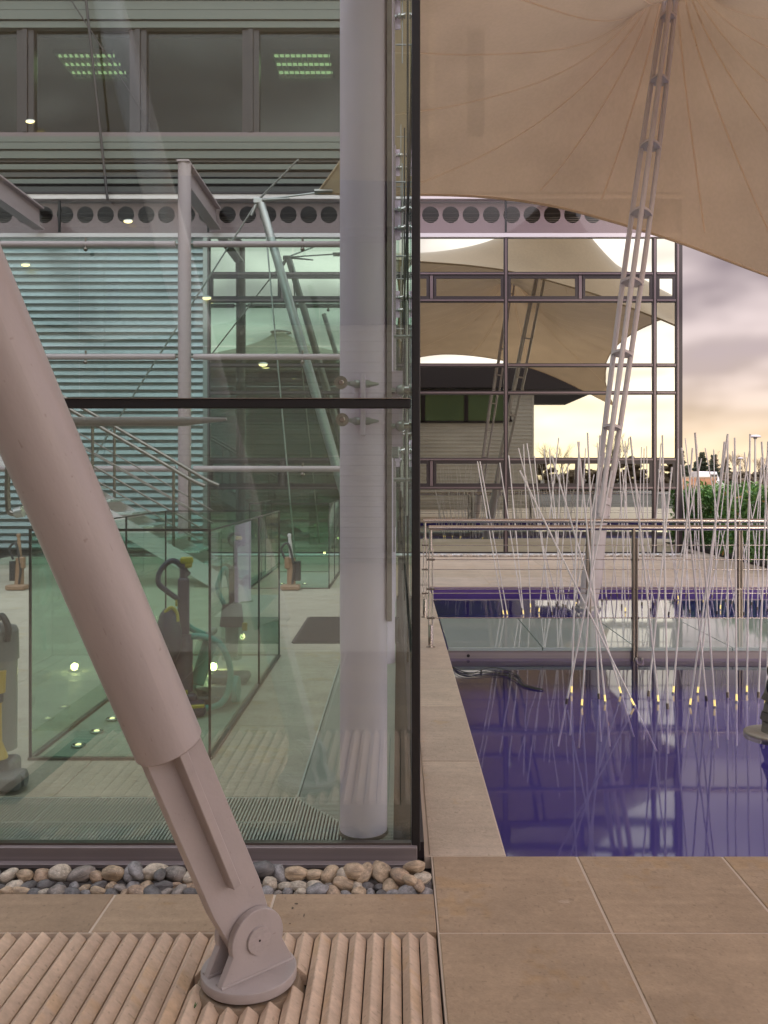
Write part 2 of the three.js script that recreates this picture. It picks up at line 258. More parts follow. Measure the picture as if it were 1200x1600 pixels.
  for (let i = 0; i < 7; i++) part(far, 'plenum_pipe', rod(V(bx0, cy - 0.16 + i * 0.055, ZF - 0.6 - 0.05 * (i % 3)), V(bx1, cy - 0.16 + i * 0.055, ZF - 0.6 - 0.05 * (i % 3)), 0.014, 0.014, 8), M.galv);
  for (let i = 0; i < 6; i++) { const a = fx(326) + (i - 3) * 2.844, b = Math.min(a + 2.844, xs[4] + .05); const m = part(far, 'glass_strip', geo, M.stripGlass); m.scale.set(b - a - 0.02, y1 - y0 - 0.02, 1); m.position.set((a + b) / 2, (y0 + y1) / 2, ZF + 0.03); m.rotation.x = rr(-1, 1) * 0.001; part(far, 'strip_joint', span(a - 0.02, a + 0.018, y0 + .03, y1, ZF + 0.01, ZF + 0.05), M.black); }
  part(far, 'fascia', [span(bx0, xs[4] + 0.05, fy(313), fy(306), ZF - 0.1, ZF + 0.1)], M.white);
  part(far, 'roof_edge', [span(bx0, xs[4] + 0.05, fy(305.7), fy(303), ZF - 6, ZF + 0.12)], M.bronze);
  // corrugated wing
  const cx1 = fx(318), pitchC = 0.137, hC = 0.075, top = fy(372) - 0.01, prof = [];
  for (let y = 0.12; y < top - pitchC; y += pitchC) prof.push([y, 0], [y + pitchC * 0.28, 0], [y + pitchC * 0.32, hC], [y + pitchC * 0.86, hC * 0.62], [y + pitchC * 0.97, 0]);
  prof.push([top, 0]);
  const sheet = (x0, x1) => { const s = new THREE.Shape(); s.moveTo(-0.02, prof[0][0]); prof.forEach(([y, z]) => s.lineTo(z, y)); s.lineTo(-0.02, top); s.closePath(); const g = new THREE.ExtrudeGeometry(s, { depth: x1 - x0, bevelEnabled: false }); g.rotateY(Math.PI / 2).translate(x0, 0, ZF); g.applyMatrix4(new THREE.Matrix4().makeScale(1, 1, -1)).applyMatrix4(new THREE.Matrix4().makeTranslation(0, 0, 2 * ZF)); const p = g.attributes.position; for (let i = 0; i < p.count; i += 3) { for (const k of ['position', 'normal', 'uv']) { const a = g.attributes[k]; for (let c = 0; c < a.itemSize; c++) { const t = a.array[(i + 1) * a.itemSize + c]; a.array[(i + 1) * a.itemSize + c] = a.array[(i + 2) * a.itemSize + c]; a.array[(i + 2) * a.itemSize + c] = t; } } } const q = g.index ? g.toNonIndexed() : g; q.computeVertexNormals(); return uvm(q, 0.5, R(), R()); };
  for (const [a, b] of [[-11, -7.62], [-7.615, -5.6], [-5.595, cx1]]) part(far, 'cladding_sheet', sheet(a, b), M.clad);
  part(far, 'corner_trim', span(cx1 + .003, fx(325), 0.1, fy(372), ZF - 0.02, ZF + 0.07), M.galv);
  part(far, 'core_wall', span(-11, 5.3, 0, fy(372), ZF - 0.3, ZF - 0.1), M.dark);
  // upper storey
  const ux0 = -11, ux1 = 0.6, zU = ZF + 0.02;
  part(far, 'soffit_panel', span(ux0, ux1, fy(302.5), fy(250), ZF - 0.3, zU - 0.10), M.louvre);
  [[300, 292], [288, 281], [277, 270], [266, 258], [254, 250]].forEach(([a, b], i) => part(far, 'louvre_blade', span(ux0, ux1, fy(a), fy(b), zU - 0.098, zU + (i % 2 ? 0.03 : 0.0)), i % 2 ? M.spandrel : M.louvre));
  [[249.5, 238], [236, 226], [224, 215.5]].forEach(([a, b], i) => part(far, 'spandrel_band', span(ux0, ux1, fy(a), fy(b), ZF - 0.3, zU + 0.06 + 0.03 * (i % 2)), M.spandrel));
  part(far, 'window_sill', span(ux0, ux1, fy(214.5), fy(208), ZF - 0.3, zU + 0.02), M.cap);
  [[46, 36], [34, 20], [18, 4], [2, -40]].forEach(([a, b], i) => part(far, 'parapet_band', span(ux0, ux1, fy(a), fy(b), ZF - 0.3, zU + 0.05 + 0.03 * (i % 2)), M.spandrel));
  for (let i = -1; i < 5; i++) {                                          // window posts and office panes
    const x = fx(40 + i * 176), w = part(far, 'window_post', [span(x - 0.16, x - 0.05, fy(207.5), fy(46.5), zU - 0.2, zU), span(x - 0.045, x + 0.045, fy(207.5), fy(46.5), zU - 0.2, zU + 0.03), span(x + 0.05, x + 0.16, fy(207.5), fy(46.5), zU - 0.2, zU - 0.005)], M.bronze);
    const x1 = fx(40 + (i + 1) * 176); if (x1 > ux1 + 0.4) continue;
    const m = part(far, 'office_window', geo, M.officeGlass); m.scale.set(x1 - x - 0.32, fy(46.5) - fy(207.5), 1); m.position.set((x + x1) / 2, (fy(46.5) + fy(207.5)) / 2, zU - 0.08); m.rotation.set(rr(-1, 1) * 0.001, rr(-1, 1) * 0.001, 0);
  }
  const yl = fy(207.5), yh = 10.05;
  part(far, 'office_shell', [span(ux0, ux1, yh, yh + 0.1, ZF - 5, ZF - 0.3), span(ux0, ux1, yl - 0.3, yl - 0.2, ZF - 5, ZF - 0.3), span(ux0, ux1, yl - 0.3, yh, ZF - 5.1, ZF - 5), span(ux0 - 0.1, ux0, yl - 0.3, yh, ZF - 5, ZF - 0.1), span(ux1, ux1 + 0.1, yl - 0.3, yh + 0.9, ZF - 5, ZF)], std([0.34, 0.33, 0.28], 0.8));
  for (const [x, z] of [[-6.3, -17.75], [-1.95, -17.75]]) {
    const l = thing('ceiling_light', x < -4 ? 'louvred ceiling light in the left upper office window' : 'louvred ceiling light in the right upper office window', 'ceiling light', [x, yh - 0.03, z], 'louvred lights in the upper offices');
    const glow = phy([0.5, 0.55, 0.4], 0.5, { emissive: lin(0.80, 0.95, 0.62), emissiveIntensity: 0.9 });
    for (let k = 0; k < 3; k++) part(l, 'lit_tube', rod(V(-0.57, -0.01, -0.36 + k * 0.36), V(0.57, -0.01, -0.36 + k * 0.36), 0.03, 0.03, 8), glow);
    part(l, 'housing', [box(1.2, 0.02, 1.08, 0, 0.04, 0), box(1.2, 0.1, 0.02, 0, 0, -0.54), box(1.2, 0.1, 0.02, 0, 0, 0.54)], M.galv);
    for (let k = 0; k < 11; k++) part(l, 'louvre_fin', box(0.012, 0.08, 1.04, -0.55 + k * 0.11, -0.03, 0), M.white);
    const a = new THREE.RectAreaLight(lin(0.85, 1, 0.7), 1.6, 1.1, 1.0); a.position.set(x, yh - 0.13, z); a.lookAt(x, 0, z); scene.add(a);
  }
}
// glowing dots standing in for lamp reflections, given housings on the far building
for (const [px, py, txt] of [[47, 190, 'glowing dot for a lamp reflection on the upper storey, beside the left window post'], [200, 346, 'glowing dot for a lamp reflection on the round-holed eaves beam'], [40, 414, 'glowing dot for a lamp reflection high on the corrugated wall'], [323, 466, 'glowing dot for a lamp reflection on the corner trim of the corrugated wall'], [411, 570, 'glowing dot for a lamp reflection on a glazing bar left of the tall column']]) {
  const p = at(px, py, 16.33), t = thing('reflection_dot', txt, 'spotlight', p.toArray(), 'glowing dots for lamp reflections on the far building');
  part(t, 'lens', new THREE.SphereGeometry(0.055, 16, 10).scale(1.5, 0.62, 0.5), phy([0.9, 0.7, 0.4], 0.4, { emissive: lin(1, 0.72, 0.34), emissiveIntensity: 2.2 }));
  part(t, 'bracket', rod(V(0, 0.02, -0.01), V(0, 0.03, -0.16), 0.015, 0.015, 8), M.galv);
  part(t, 'hood', new THREE.SphereGeometry(0.065, 16, 8, 0, Math.PI * 2, 0, Math.PI / 2).scale(1.5, 0.6, 0.7).translate(0, 0.014, -0.012), M.galv);
}
// reflected cables, built as solid rods against the upper storey
single('reflected_cable', rod(at(128, -60, 16.25), at(168, 312, 16.3), 0.026, 0.026, 10), M.bronze, 'dark rod standing for a reflected cable down the upper storey, left of the post', 'tie rod');
single('reflected_thin_cable', rod(at(92, -30, 16.2), at(230, 186, 16.35), 0.012, 0.012, 8), M.bronze, 'thin slanting line for a reflected cable across the left upper office window', 'cable');
// beds and pebbles at the foot of the far glazing: too small to tell apart
{
  const g = [], base = new THREE.IcosahedronGeometry(1, 1);
  for (let i = 0; i < 420; i++) { const r = rr(0.025, 0.05); g.push(base.clone().scale(r * rr(0.9, 1.5), r * 0.8, r).rotateY(R() * 6).translate(rr(0.2, 5.4), 0.02, ZF + rr(0.06, 0.24))); }
  const m = part(scene, 'pebble_edging', g, std([0.42, 0.36, 0.31], 0.7)); m.userData = { kind: 'stuff', label: 'line of small pebbles along the foot of the mirror glazing', category: 'pebbles' };
}

// ------------------------------------------------------------------ glass hall in front
const GZ = -3.40, GX = 0.075, YT = 1.79;                                 // front glass plane, side glass plane, height of the joint
const hall = thing('glass_hall', 'frameless glass hall with steel columns, its corner beside the purple pool', 'glass building');
{
  const H = 5.6, step = 1.8, t = 0.012;
  const fr = (x0, x1, y0, y1) => part(hall, 'glass_sheet', span(x0, x1, y0, y1, GZ - t / 2, GZ + t / 2), M.glass);
  // sheets are single surfaces: a pane passes light straight through
  const sheet = (w, h, x, y, z, ry, mat) => { const m = part(hall, 'glass_sheet', new THREE.PlaneGeometry(1, 1), mat); m.scale.set(w, h, 1); m.position.set(x, y, z); m.rotation.y = ry; return m; };
  const xr = 0.052, wf = 3.36;
  for (let i = 0; i < 2; i++) { const x1 = xr - i * wf - (i ? 0.012 : 0), x0 = xr - (i + 1) * wf; for (const [a, b] of [[0.055, YT - 0.018], [YT + 0.018, YT + step - 0.015], [YT + step + 0.015, H]]) sheet(x1 - x0, b - a, (x0 + x1) / 2, (a + b) / 2, GZ, 0, M.glass), sheet(x1 - x0, b - a, (x0 + x1) / 2, (a + b) / 2, GZ - 0.024, 0, M.glass); }
  part(hall, 'joint_seal', rbox(6.70, 0.036, 0.028, 0.006, xr - 3.352, YT, GZ), M.gasket, 'black horizontal joint across the front glass');
  part(hall, 'joint_seal', box(6.70, 0.028, 0.02, xr - 3.352, YT + step, GZ), M.gasket);
  part(hall, 'joint_lip', box(6.70, 0.004, 0.034, xr - 3.352, YT + 0.0205, GZ), M.steel);
  part(hall, 'corner_seal', rbox(0.034, H, 0.034, 0.006, xr + 0.0185, H / 2 + 0.03, GZ), M.gasket, 'black vertical corner joint of the glass hall');
  part(hall, 'corner_edge', box(0.004, H, 0.02, xr - 0.0015, H / 2 + 0.03, GZ - 0.03), M.glassBack);
  for (let k = 0; k < 3; k++) { const z1 = GZ - 0.02 - k * 3.36, z0 = GZ - (k + 1) * 3.36 + 0.02; for (const [a, b] of [[0.055, YT - 0.012], [YT + 0.012, YT + step - 0.01], [YT + step + 0.01, H]]) sheet(z1 - z0, b - a, GX, (a + b) / 2, (z0 + z1) / 2, Math.PI / 2, M.glassBack); part(hall, 'side_joint', box(0.016, H, 0.02, GX, H / 2, z0 - 0.01), M.gasket); }
  part(hall, 'side_joint', span(GX - .01, GX + .01, YT - 0.012, YT + 0.012, -13.4, GZ - 0.02), M.gasket); part(hall, 'side_joint', span(GX - .01, GX + .01, YT + step - 0.012, YT + step + 0.012, -13.4, GZ - 0.02), M.gasket);
  // steel bottom channel along front and side
  part(hall, 'base_frame', [rbox(6.80, 0.055, 0.05, 0.004, GX - 3.40, 0.028, GZ + 0.012), rbox(6.80, 0.018, 0.07, 0.004, GX - 3.40, -0.006, GZ + 0.03)], M.frame);
  part(hall, 'base_frame', [span(GX - 0.02, GX + 0.028, -0.01, 0.055, -13.4, GZ - 0.015)], M.bronze);
  part(hall, 'glass_bead', box(6.72, 0.008, 0.03, xr - 3.36, 0.0595, GZ + 0.001), M.darkSteel);
  // round columns beside the side wall, plates between them and the glass
  for (const z of [-3.64, -7.0, -10.4]) {
    part(hall, 'column', rod(V(z < -5 ? -0.125 : -0.146, 0, z), V(z < -5 ? -0.125 : -0.146, 5.5, z), 0.1, 0.1, 48), M.lilac);
    part(hall, 'column_shoe', new THREE.CylinderGeometry(0.103, 0.105, 0.014, 48).translate(-0.146, 0.010, z), M.darkSteel);
    part(hall, 'fin_plate', span(-0.046, -0.026, 0.9, 5.4, z - 0.07, z + 0.05), M.pink);
  }
  // back screen: post, rails, beam to the building
  const bz = -14;
  for (const x of [-3.47, -6.83]) { part(hall, 'post', rod(V(x, 0, bz), V(x, 6.62, bz), 0.105, 0.105, 32), M.pink); part(hall, 'beam', [span(x - 0.1, x + 0.1, 6.60, 6.63, ZF + 0.12, bz + 0.12), span(x - 0.012, x + 0.012, 6.24, 6.60, ZF + 0.12, bz + 0.10), span(x - 0.1, x + 0.1, 6.21, 6.24, ZF + 0.12, bz - 0.11)], M.pink); part(hall, 'post_clamp', [rod(V(x - 0.18, 3.46, bz), V(x + 0.18, 3.46, bz), 0.022), rod(V(x - 0.18, 5.29, bz), V(x + 0.18, 5.29, bz), 0.022)], M.darkSteel); }
  for (const y of [5.29, 3.46, 1.64]) for (const [a, b] of [[-6.6, -3.62], [-3.32, -0.1]]) part(hall, 'rail', rod(V(a, y, bz), V(b, y, bz), 0.05, 0.05, 20), M.pink);
  for (const y of [5.29, 3.46, 1.64]) for (const x of [-5.07, -1.55]) part(hall, 'rail_clip', [rod(V(x, y - 0.10, bz + 0.02), V(x, y + 0.10, bz + 0.02), 0.016, 0.016, 8), new THREE.SphereGeometry(0.035, 10, 8).translate(x, y - 0.09, bz + 0.03)], M.darkSteel);
  for (let i = 0; i < 4; i++) for (let k = 0; k < 3; k++) { const x1 = 0.02 - i * 1.75, y0 = 0.06 + k * 1.8; sheet(1.74, 1.78, x1 - 0.87, y0 + 0.89, bz - 0.12, 0, M.glassBack); }
  part(hall, 'inner_rail', rod(V(-6.6, YT - 0.055, GZ - 0.22), V(-0.9, YT - 0.055, GZ - 0.22), 0.02, 0.02, 20), M.pink);
  part(hall, 'inner_rail_end', rod(V(-0.9, YT - 0.055, GZ - 0.22), V(-0.72, YT - 0.045, GZ - 0.22), 0.02, 0.006, 20), M.pink);
  // floor tiles
  const fl = part(hall, 'hall_floor', span(-7, -0.474, -0.05, -0.004, -16.3, -4.045), M.darkGrout);
  for (let i = 0; i < 6; i++) for (let k = 0; k < 11; k++) { const x1 = -0.47 - i * 1.151, z1 = -4.05 - k * 1.151; part(fl, 'floor_tile', slab(x1 - 1.151 + 0.002, x1 - 0.002, Math.max(z1 - 1.151 + 0.002, -16.3), z1 - 0.002, 0, 0.04, 0.002), M.floors[Math.floor(R() * 3)]); }
  for (let k = 0; k < 11; k++) { const z1 = -4.05 - k * 1.151; if (z1 < -10.9) part(fl, 'edge_tile', slab(-0.466, 0.0, Math.max(z1 - 1.149, -16.3), z1 - 0.002, -0.001, 0.04, 0.002), M.stones[2]); }
  // floor grilles along the glass, mitred at the corner; the slats are far below ten pixels
  const gr = [], p = 0.0152, top = 0.004, T = (x, z, w, d) => gr.push(box(w, 0.02, d, x, top - 0.01, z));
  for (let x = -6.5; x < -0.02; x += p) { const zb = -4.02, zf = x < -0.47 ? zb : -4.02 + (x + 0.47) / 0.45 * 0.56; if (GZ - 0.05 - zf > 0.02) T(x, (GZ - 0.05 + zf) / 2, 0.008, GZ - 0.05 - zf); }
  for (const z of [-3.455, -3.74, -4.028]) gr.push(box(6.05, 0.022, 0.012, -3.46, top - 0.011, z));
  part(hall, 'floor_grille', gr, M.grating).userData.kind = 'stuff';
  const g2 = []; for (let z = -3.47; z > -11; z -= p) { const x0 = z > -4.02 ? -0.47 + (z + 4.02) / 0.56 * 0.45 : -0.462; if (-0.02 - x0 > 0.015) g2.push(box(-0.02 - x0, 0.018, 0.008, (-0.02 + x0) / 2, top - 0.010, z)); }
  g2.push(box(0.010, 0.022, 7.0, -0.472, top - 0.010, -7.53)); g2.push(rod(V(-0.472, top - 0.008, -4.03), V(-0.02, top - 0.008, -3.46), 0.006, 0.006, 6));
  part(hall, 'floor_grille', g2, M.grating).userData.kind = 'stuff';
}
// bolted glass fittings: one at the front joint, pairs along the side wall
{
  const disc = (c, ax, r = 0.026) => { const n = ax === 'z' ? V(0, 0, 1) : V(1, 0, 0), o = c.clone(); return [rod(o.clone().addScaledVector(n, -0.012), o.clone().addScaledVector(n, 0.012), r, r, 24), rod(o.clone().addScaledVector(n, 0.012), o.clone().addScaledVector(n, 0.022), r * 0.45, r * 0.3, 16)]; };
  const f = thing('glass_fitting', 'bolted spider fitting with two discs on the front glass at the black joint', 'glass fitting', [0, 0, 0]);
  for (const py of [598, 656]) {
    const c = at(py < 620 ? 533 : 535, py, 3.42);
    part(f, 'bolt_disc', disc(c, 'z'), M.steel);
    const e = at(567, py + 2, 3.50);
    part(f, 'bolt_arm', [rod(c.clone().add(V(0.028, 0, -0.03)), e.clone().add(V(-0.03, 0, 0)), 0.008, 0.014), rod(e.clone().add(V(-0.035, 0, 0)), e.clone().add(V(-0.012, 0, 0)), 0.018, 0.018, 6), rod(e.clone().add(V(0.012, 0, 0)), e.clone().add(V(0.03, 0, 0)), 0.018, 0.016, 6), rod(e.clone().add(V(0.03, 0, 0)), e.clone().add(V(0.065, 0, 0)), 0.012, 0.004)], M.galv);
  }
  const a = at(565, 584, 3.50), b = at(568, 681, 3.50);
  part(f, 'bracket_plate', [rbox(0.018, a.y - b.y, 0.05, 0.004, a.x + 0.006, (a.y + b.y) / 2, -3.50)], M.lilac);
  part(f, 'column_tab', [box(0.02, 0.16, 0.06, a.x - 0.02, (a.y + b.y) / 2, -3.545)], M.lilac);
  for (const z of [-3.64, -7.0, -10.4]) for (const y of [YT, YT + 1.8, 5.3]) {
    if (z === -3.64 && y > 3) continue;
    const s = thing('side_fitting', `bolted fitting joining the side glass to the ${z === -3.64 ? 'nearest' : z === -7 ? 'second' : 'third'} column, ${y === YT ? 'at the lower glass joint' : y < 4 ? 'at the middle glass joint' : 'at the top of the glass'}`, 'glass fitting', [0, y, z], 'fittings along the side glass');
    part(s, 'arm_plate', [span(-0.03, 0.02, -0.16, 0.16, -0.008, 0.008)], M.lilac);
    for (const dy of [-0.075, 0.075]) {
      part(s, 'bolt_disc', [rod(V(0.045, dy, 0.05), V(0.06, dy, 0.05), 0.026, 0.026, 20), rod(V(0.0, dy, 0.05), V(0.045, dy, 0.05), 0.012, 0.018, 14)], M.steel);
      part(s, 'bolt_cap', [new THREE.SphereGeometry(0.024, 18, 12).translate(0.012, dy, 0.045), rod(V(-0.02, dy, 0.0), V(-0.02, dy, 0.05), 0.010, 0.010, 12), rod(V(-0.03, dy, 0.045), V(0.06, dy, 0.045), 0.007, 0.007, 10)], M.galv);
    }
    part(s, 'tie_bar', [rod(V(0.035, -0.45, 0.03), V(0.035, 0.45, 0.03), 0.006, 0.006, 8), rod(V(-0.02, 0.30, 0.03), V(0.065, 0.30, 0.03), 0.008, 0.008, 8), rod(V(-0.02, -0.30, 0.03), V(0.065, -0.30, 0.03), 0.008, 0.008, 8)], M.galv);
  }
  const ac = thing('door_closer', 'grey door closer arm low on the side glass below the fittings', 'door closer', at(618, 700, 4.2).toArray());
  part(ac, 'closer_body', rbox(0.035, 0.10, 0.05, 0.006), M.galv); part(ac, 'closer_arm', rod(V(0.01, 0.06, 0), V(0.10, 0.07, 0), 0.008), M.steel); part(ac, 'slide_rail', span(0.085, 0.11, -1.9, -0.02, -0.02, 0.02), M.darkSteel);
}
// mat on the hall floor
{
  const m = thing('floor_mat', 'black entrance mat on the hall floor behind the tall column', 'mat', [0, 0, 0]);
  part(m, 'mat_pile', uvm(rbox(0.93, 0.014, 1.38, 0.005, -0.47, 0.009, -8.49), 1), std([0.012, 0.011, 0.010], 0.95, 0, { bumpMap: paintBump, bumpScale: 0.003 }));
  part(m, 'mat_border', [box(0.96, 0.010, 0.03, -0.47, 0.006, -7.785), box(0.96, 0.010, 0.03, -0.47, 0.006, -9.195), box(0.03, 0.010, 1.38, -0.95, 0.006, -8.49)], std([0.035, 0.032, 0.03], 0.7));
}

// ------------------------------------------------------------------ glass display cases and what stands in them
function glassCase(label, x0, x1, z1, z0, h, split) {
  const c = thing('display_case', label, 'glass case', [0, 0, 0]);
  const sh = (w, x, z, ry) => { const m = part(c, 'case_glass', new THREE.PlaneGeometry(1, 1), M.balustrade); m.scale.set(w, h - 0.02, 1); m.position.set(x, h / 2, z); m.rotation.y = ry; };
  sh(x1 - x0 - 0.016, (x0 + x1) / 2, z1, 0); sh(x1 - x0 - 0.016, (x0 + x1) / 2, z0, 0);
  const zs = [z1, split, z0];
  for (let i = 0; i < 2; i++) for (const x of [x0, x1]) { sh(zs[i] - zs[i + 1] - 0.014, x, (zs[i] + zs[i + 1]) / 2, Math.PI / 2); }
  for (const x of [x0, x1]) for (const z of zs) part(c, 'edge_seal', box(0.012, h, 0.012, x, h / 2, z), M.gasket);
  part(c, 'top_edge', [box(x1 - x0 + .012, 0.014, 0.016, (x0 + x1) / 2, h + 0.006, z1), box(0.012, 0.008, z1 - z0 - .02, x0, h + 0.003, (z0 + z1) / 2), box(0.012, 0.008, z1 - z0 - .02, x1, h + 0.003, (z0 + z1) / 2), box(x1 - x0, 0.008, 0.012, (x0 + x1) / 2, h + 0.003, z0)], M.gasket);
  part(c, 'base_channel', [box(x1 - x0 + .02, 0.014, 0.022, (x0 + x1) / 2, 0.008, z1), box(0.026, 0.016, z1 - z0 - .03, x0, 0.009, (z0 + z1) / 2), box(0.026, 0.016, z1 - z0 - .03, x1, 0.009, (z0 + z1) / 2), box(x1 - x0 + .02, 0.014, 0.022, (x0 + x1) / 2, 0.008, z0)], M.darkSteel);
  part(c, 'case_floor', slab(x0 + 0.03, x1 - 0.03, z0 + 0.03, z1 - 0.03, 0.010, 0.008), std([0.50, 0.50, 0.42], 0.5, 0, { map: stoneTex }));
  return c;
}
glassCase('tall glass display case with vacuum cleaners, nearest on the hall floor', -1.953, -1.0, -4.575, -7.24, 1.215, -6.19);
glassCase('glass display case farthest back in the hall, near the black mat', -2.0, -0.93, -11.6, -13.6, 1.14, -12.6);
function floorSpot(x, z, label, hot) {
  const t = thing('floor_spotlight', label, 'floor light', [x, 0.018, z], 'lights let into the case floors');
  part(t, 'ring', new THREE.TorusGeometry(0.032, 0.008, 8, 24).rotateX(Math.PI / 2), M.steel);
  part(t, 'cup', new THREE.CylinderGeometry(0.03, 0.03, 0.006, 24).translate(0, -0.003, 0), M.darkSteel);
  part(t, 'bulb', hot ? new THREE.SphereGeometry(0.027, 16, 10).translate(0, 0.03, 0) : new THREE.SphereGeometry(0.016, 16, 10).scale(1, 0.4, 1).translate(0, 0.003, 0), phy([0.9, 0.8, 0.5], 0.4, { emissive: lin(1, 0.78, 0.36), emissiveIntensity: hot ? 48 : 1.6 }));
  if (hot) { const l = new THREE.PointLight(lin(1, 0.78, 0.4), 0.12, 0, 2); l.position.set(x, 0.018 + 0.03, z); l.castShadow = true; scene.add(l); }
}
floorSpot(-1.77, -4.77, 'floor spotlight nearest the front left corner of the glass case'); floorSpot(-1.76, -5.03, 'second floor spotlight from the front along the left side of the case'); floorSpot(-1.755, -5.29, 'third floor spotlight from the front along the left side of the case');
for (const [z, n] of [[-5.56, 'fourth']]) floorSpot(-1.75, z, n + ' floor spotlight from the front along the left side of the case');
floorSpot(-1.05 - 0.37, -6.62, 'brightest floor spotlight, glaring beside the purple vacuum cleaner', true);
floorSpot(-1.30, -12.0, 'small floor spotlight in the farthest glass case, right'); floorSpot(-1.62, -12.0, 'small floor spotlight in the farthest glass case, left');

const C = { purple: std([0.035, 0.02, 0.075], 0.35), purple2: std([0.07, 0.03, 0.09], 0.4), yellow: std([0.55, 0.36, 0.03], 0.35), grey: std([0.15, 0.155, 0.16], 0.4), silver: std([0.38, 0.37, 0.35], 0.35, 0.3), teal: std([0.03, 0.30, 0.27], 0.35), clear: pane([0.75, 0.85, 0.8], 1.5), orange: std([0.30, 0.18, 0.11], 0.4), darkgrey: std([0.04, 0.04, 0.042], 0.45) };
const ring = (r, t, y, x = 0, z = 0) => new THREE.TorusGeometry(r, t, 10, 28).rotateX(Math.PI / 2).translate(x, y, z);
const coil = (pts, r) => tube(pts, r, 60, 8);
{ // tall purple and yellow upright, leaning in the case
  const v = thing('vacuum_cleaner', 'purple upright vacuum cleaner with yellow handle inside the nearest glass case', 'vacuum cleaner', [-1.385, 0.01, -5.5]); v.rotation.y = 0.25;
  part(v, 'floor_head', [rbox(0.30, 0.07, 0.2, 0.03, 0, 0.04, 0.12), rbox(0.2, 0.1, 0.14, 0.03, 0, 0.07, 0.0)], C.purple);
  part(v, 'head_trim', rbox(0.28, 0.02, 0.03, 0.008, 0, 0.075, 0.205), C.yellow);
  part(v, 'body', [rod(V(0.0, 0.08, -0.02), V(0.005, 0.48, -0.05), 0.075, 0.068, 24), rbox(0.11, 0.3, 0.1, 0.03, 0, 0.28, -0.07)], C.purple2);
  part(v, 'dust_bag', lathe([[0.0, 0], [0.05, 0.01], [0.078, 0.08], [0.08, 0.2], [0.06, 0.3], [0.03, 0.34], [0, 0.345]]).translate(-0.075, 0.32, 0.02), C.purple);
  part(v, 'bag_trim', tube([V(-0.10, 0.64, 0.05), V(-0.06, 0.67, 0.06), V(-0.03, 0.64, 0.05), V(-0.02, 0.58, 0.06)], 0.012, 20), C.yellow);
  part(v, 'spine', [rbox(0.075, 0.45, 0.06, 0.02, 0.015, 0.62, -0.06), rbox(0.05, 0.2, 0.05, 0.018, 0.015, 0.86, -0.065)], C.purple2);
  part(v, 'hose', coil([V(0.05, 0.86, -0.06), V(-0.05, 0.955, -0.05), V(-0.125, 0.90, -0.03), V(-0.14, 0.82, -0.01), V(-0.08, 0.76, 0), V(-0.02, 0.71, -0.03)], 0.018), C.purple);
  part(v, 'handle', [rbox(0.085, 0.045, 0.05, 0.018, 0.035, 0.955, -0.055), rbox(0.05, 0.05, 0.045, 0.016, 0.045, 0.93, -0.055)], C.yellow);
  part(v, 'clip', [rbox(0.014, 0.07, 0.02, 0.005, -0.03, 0.70, -0.02), rbox(0.02, 0.03, 0.02, 0.005, 0.03, 0.13, 0.06)], C.yellow);
  for (const s of [-1, 1]) part(v, 'wheel', rod(V(s * 0.13, 0.055, -0.05), V(s * 0.16, 0.055, -0.05), 0.05, 0.05, 24), C.darkgrey);
}
{ // teal cylinder cleaner
  const v = thing('vacuum_cleaner', 'teal and clear cylinder vacuum cleaner on the case floor beside the bright light', 'vacuum cleaner', [-1.22, 0.01, -5.62]);
  part(v, 'bin', rod(V(-0.09, 0.12, 0.05), V(-0.02, 0.40, -0.06), 0.085, 0.085, 28), C.clear);
  part(v, 'cyclone', rod(V(-0.085, 0.15, 0.04), V(-0.02, 0.40, -0.06), 0.045, 0.05, 20), C.teal);
  part(v, 'bin_cap', [rod(V(-0.02, 0.40, -0.06), V(-0.01, 0.44, -0.075), 0.09, 0.075, 28), rbox(0.05, 0.04, 0.16, 0.015, -0.01, 0.47, -0.06)], C.silver);
  part(v, 'chassis', [rbox(0.26, 0.07, 0.28, 0.03, 0, 0.06, 0)], C.darkgrey);
  for (const s of [-1, 1]) part(v, 'wheel', [rod(V(s * 0.135, 0.09, -0.08), V(s * 0.165, 0.09, -0.08), 0.09, 0.085, 28)], C.teal);
  part(v, 'hose', coil([V(-0.05, 0.46, -0.03), V(-0.14, 0.52, 0.02), V(-0.22, 0.62, 0.02), V(-0.20, 0.46, 0.06), V(-0.05, 0.47, 0.08), V(0.08, 0.42, 0.10), V(0.15, 0.24, 0.12), V(0.10, 0.06, 0.16), V(-0.08, 0.04, 0.20), V(-0.2, 0.09, 0.20)], 0.021), C.teal);
}
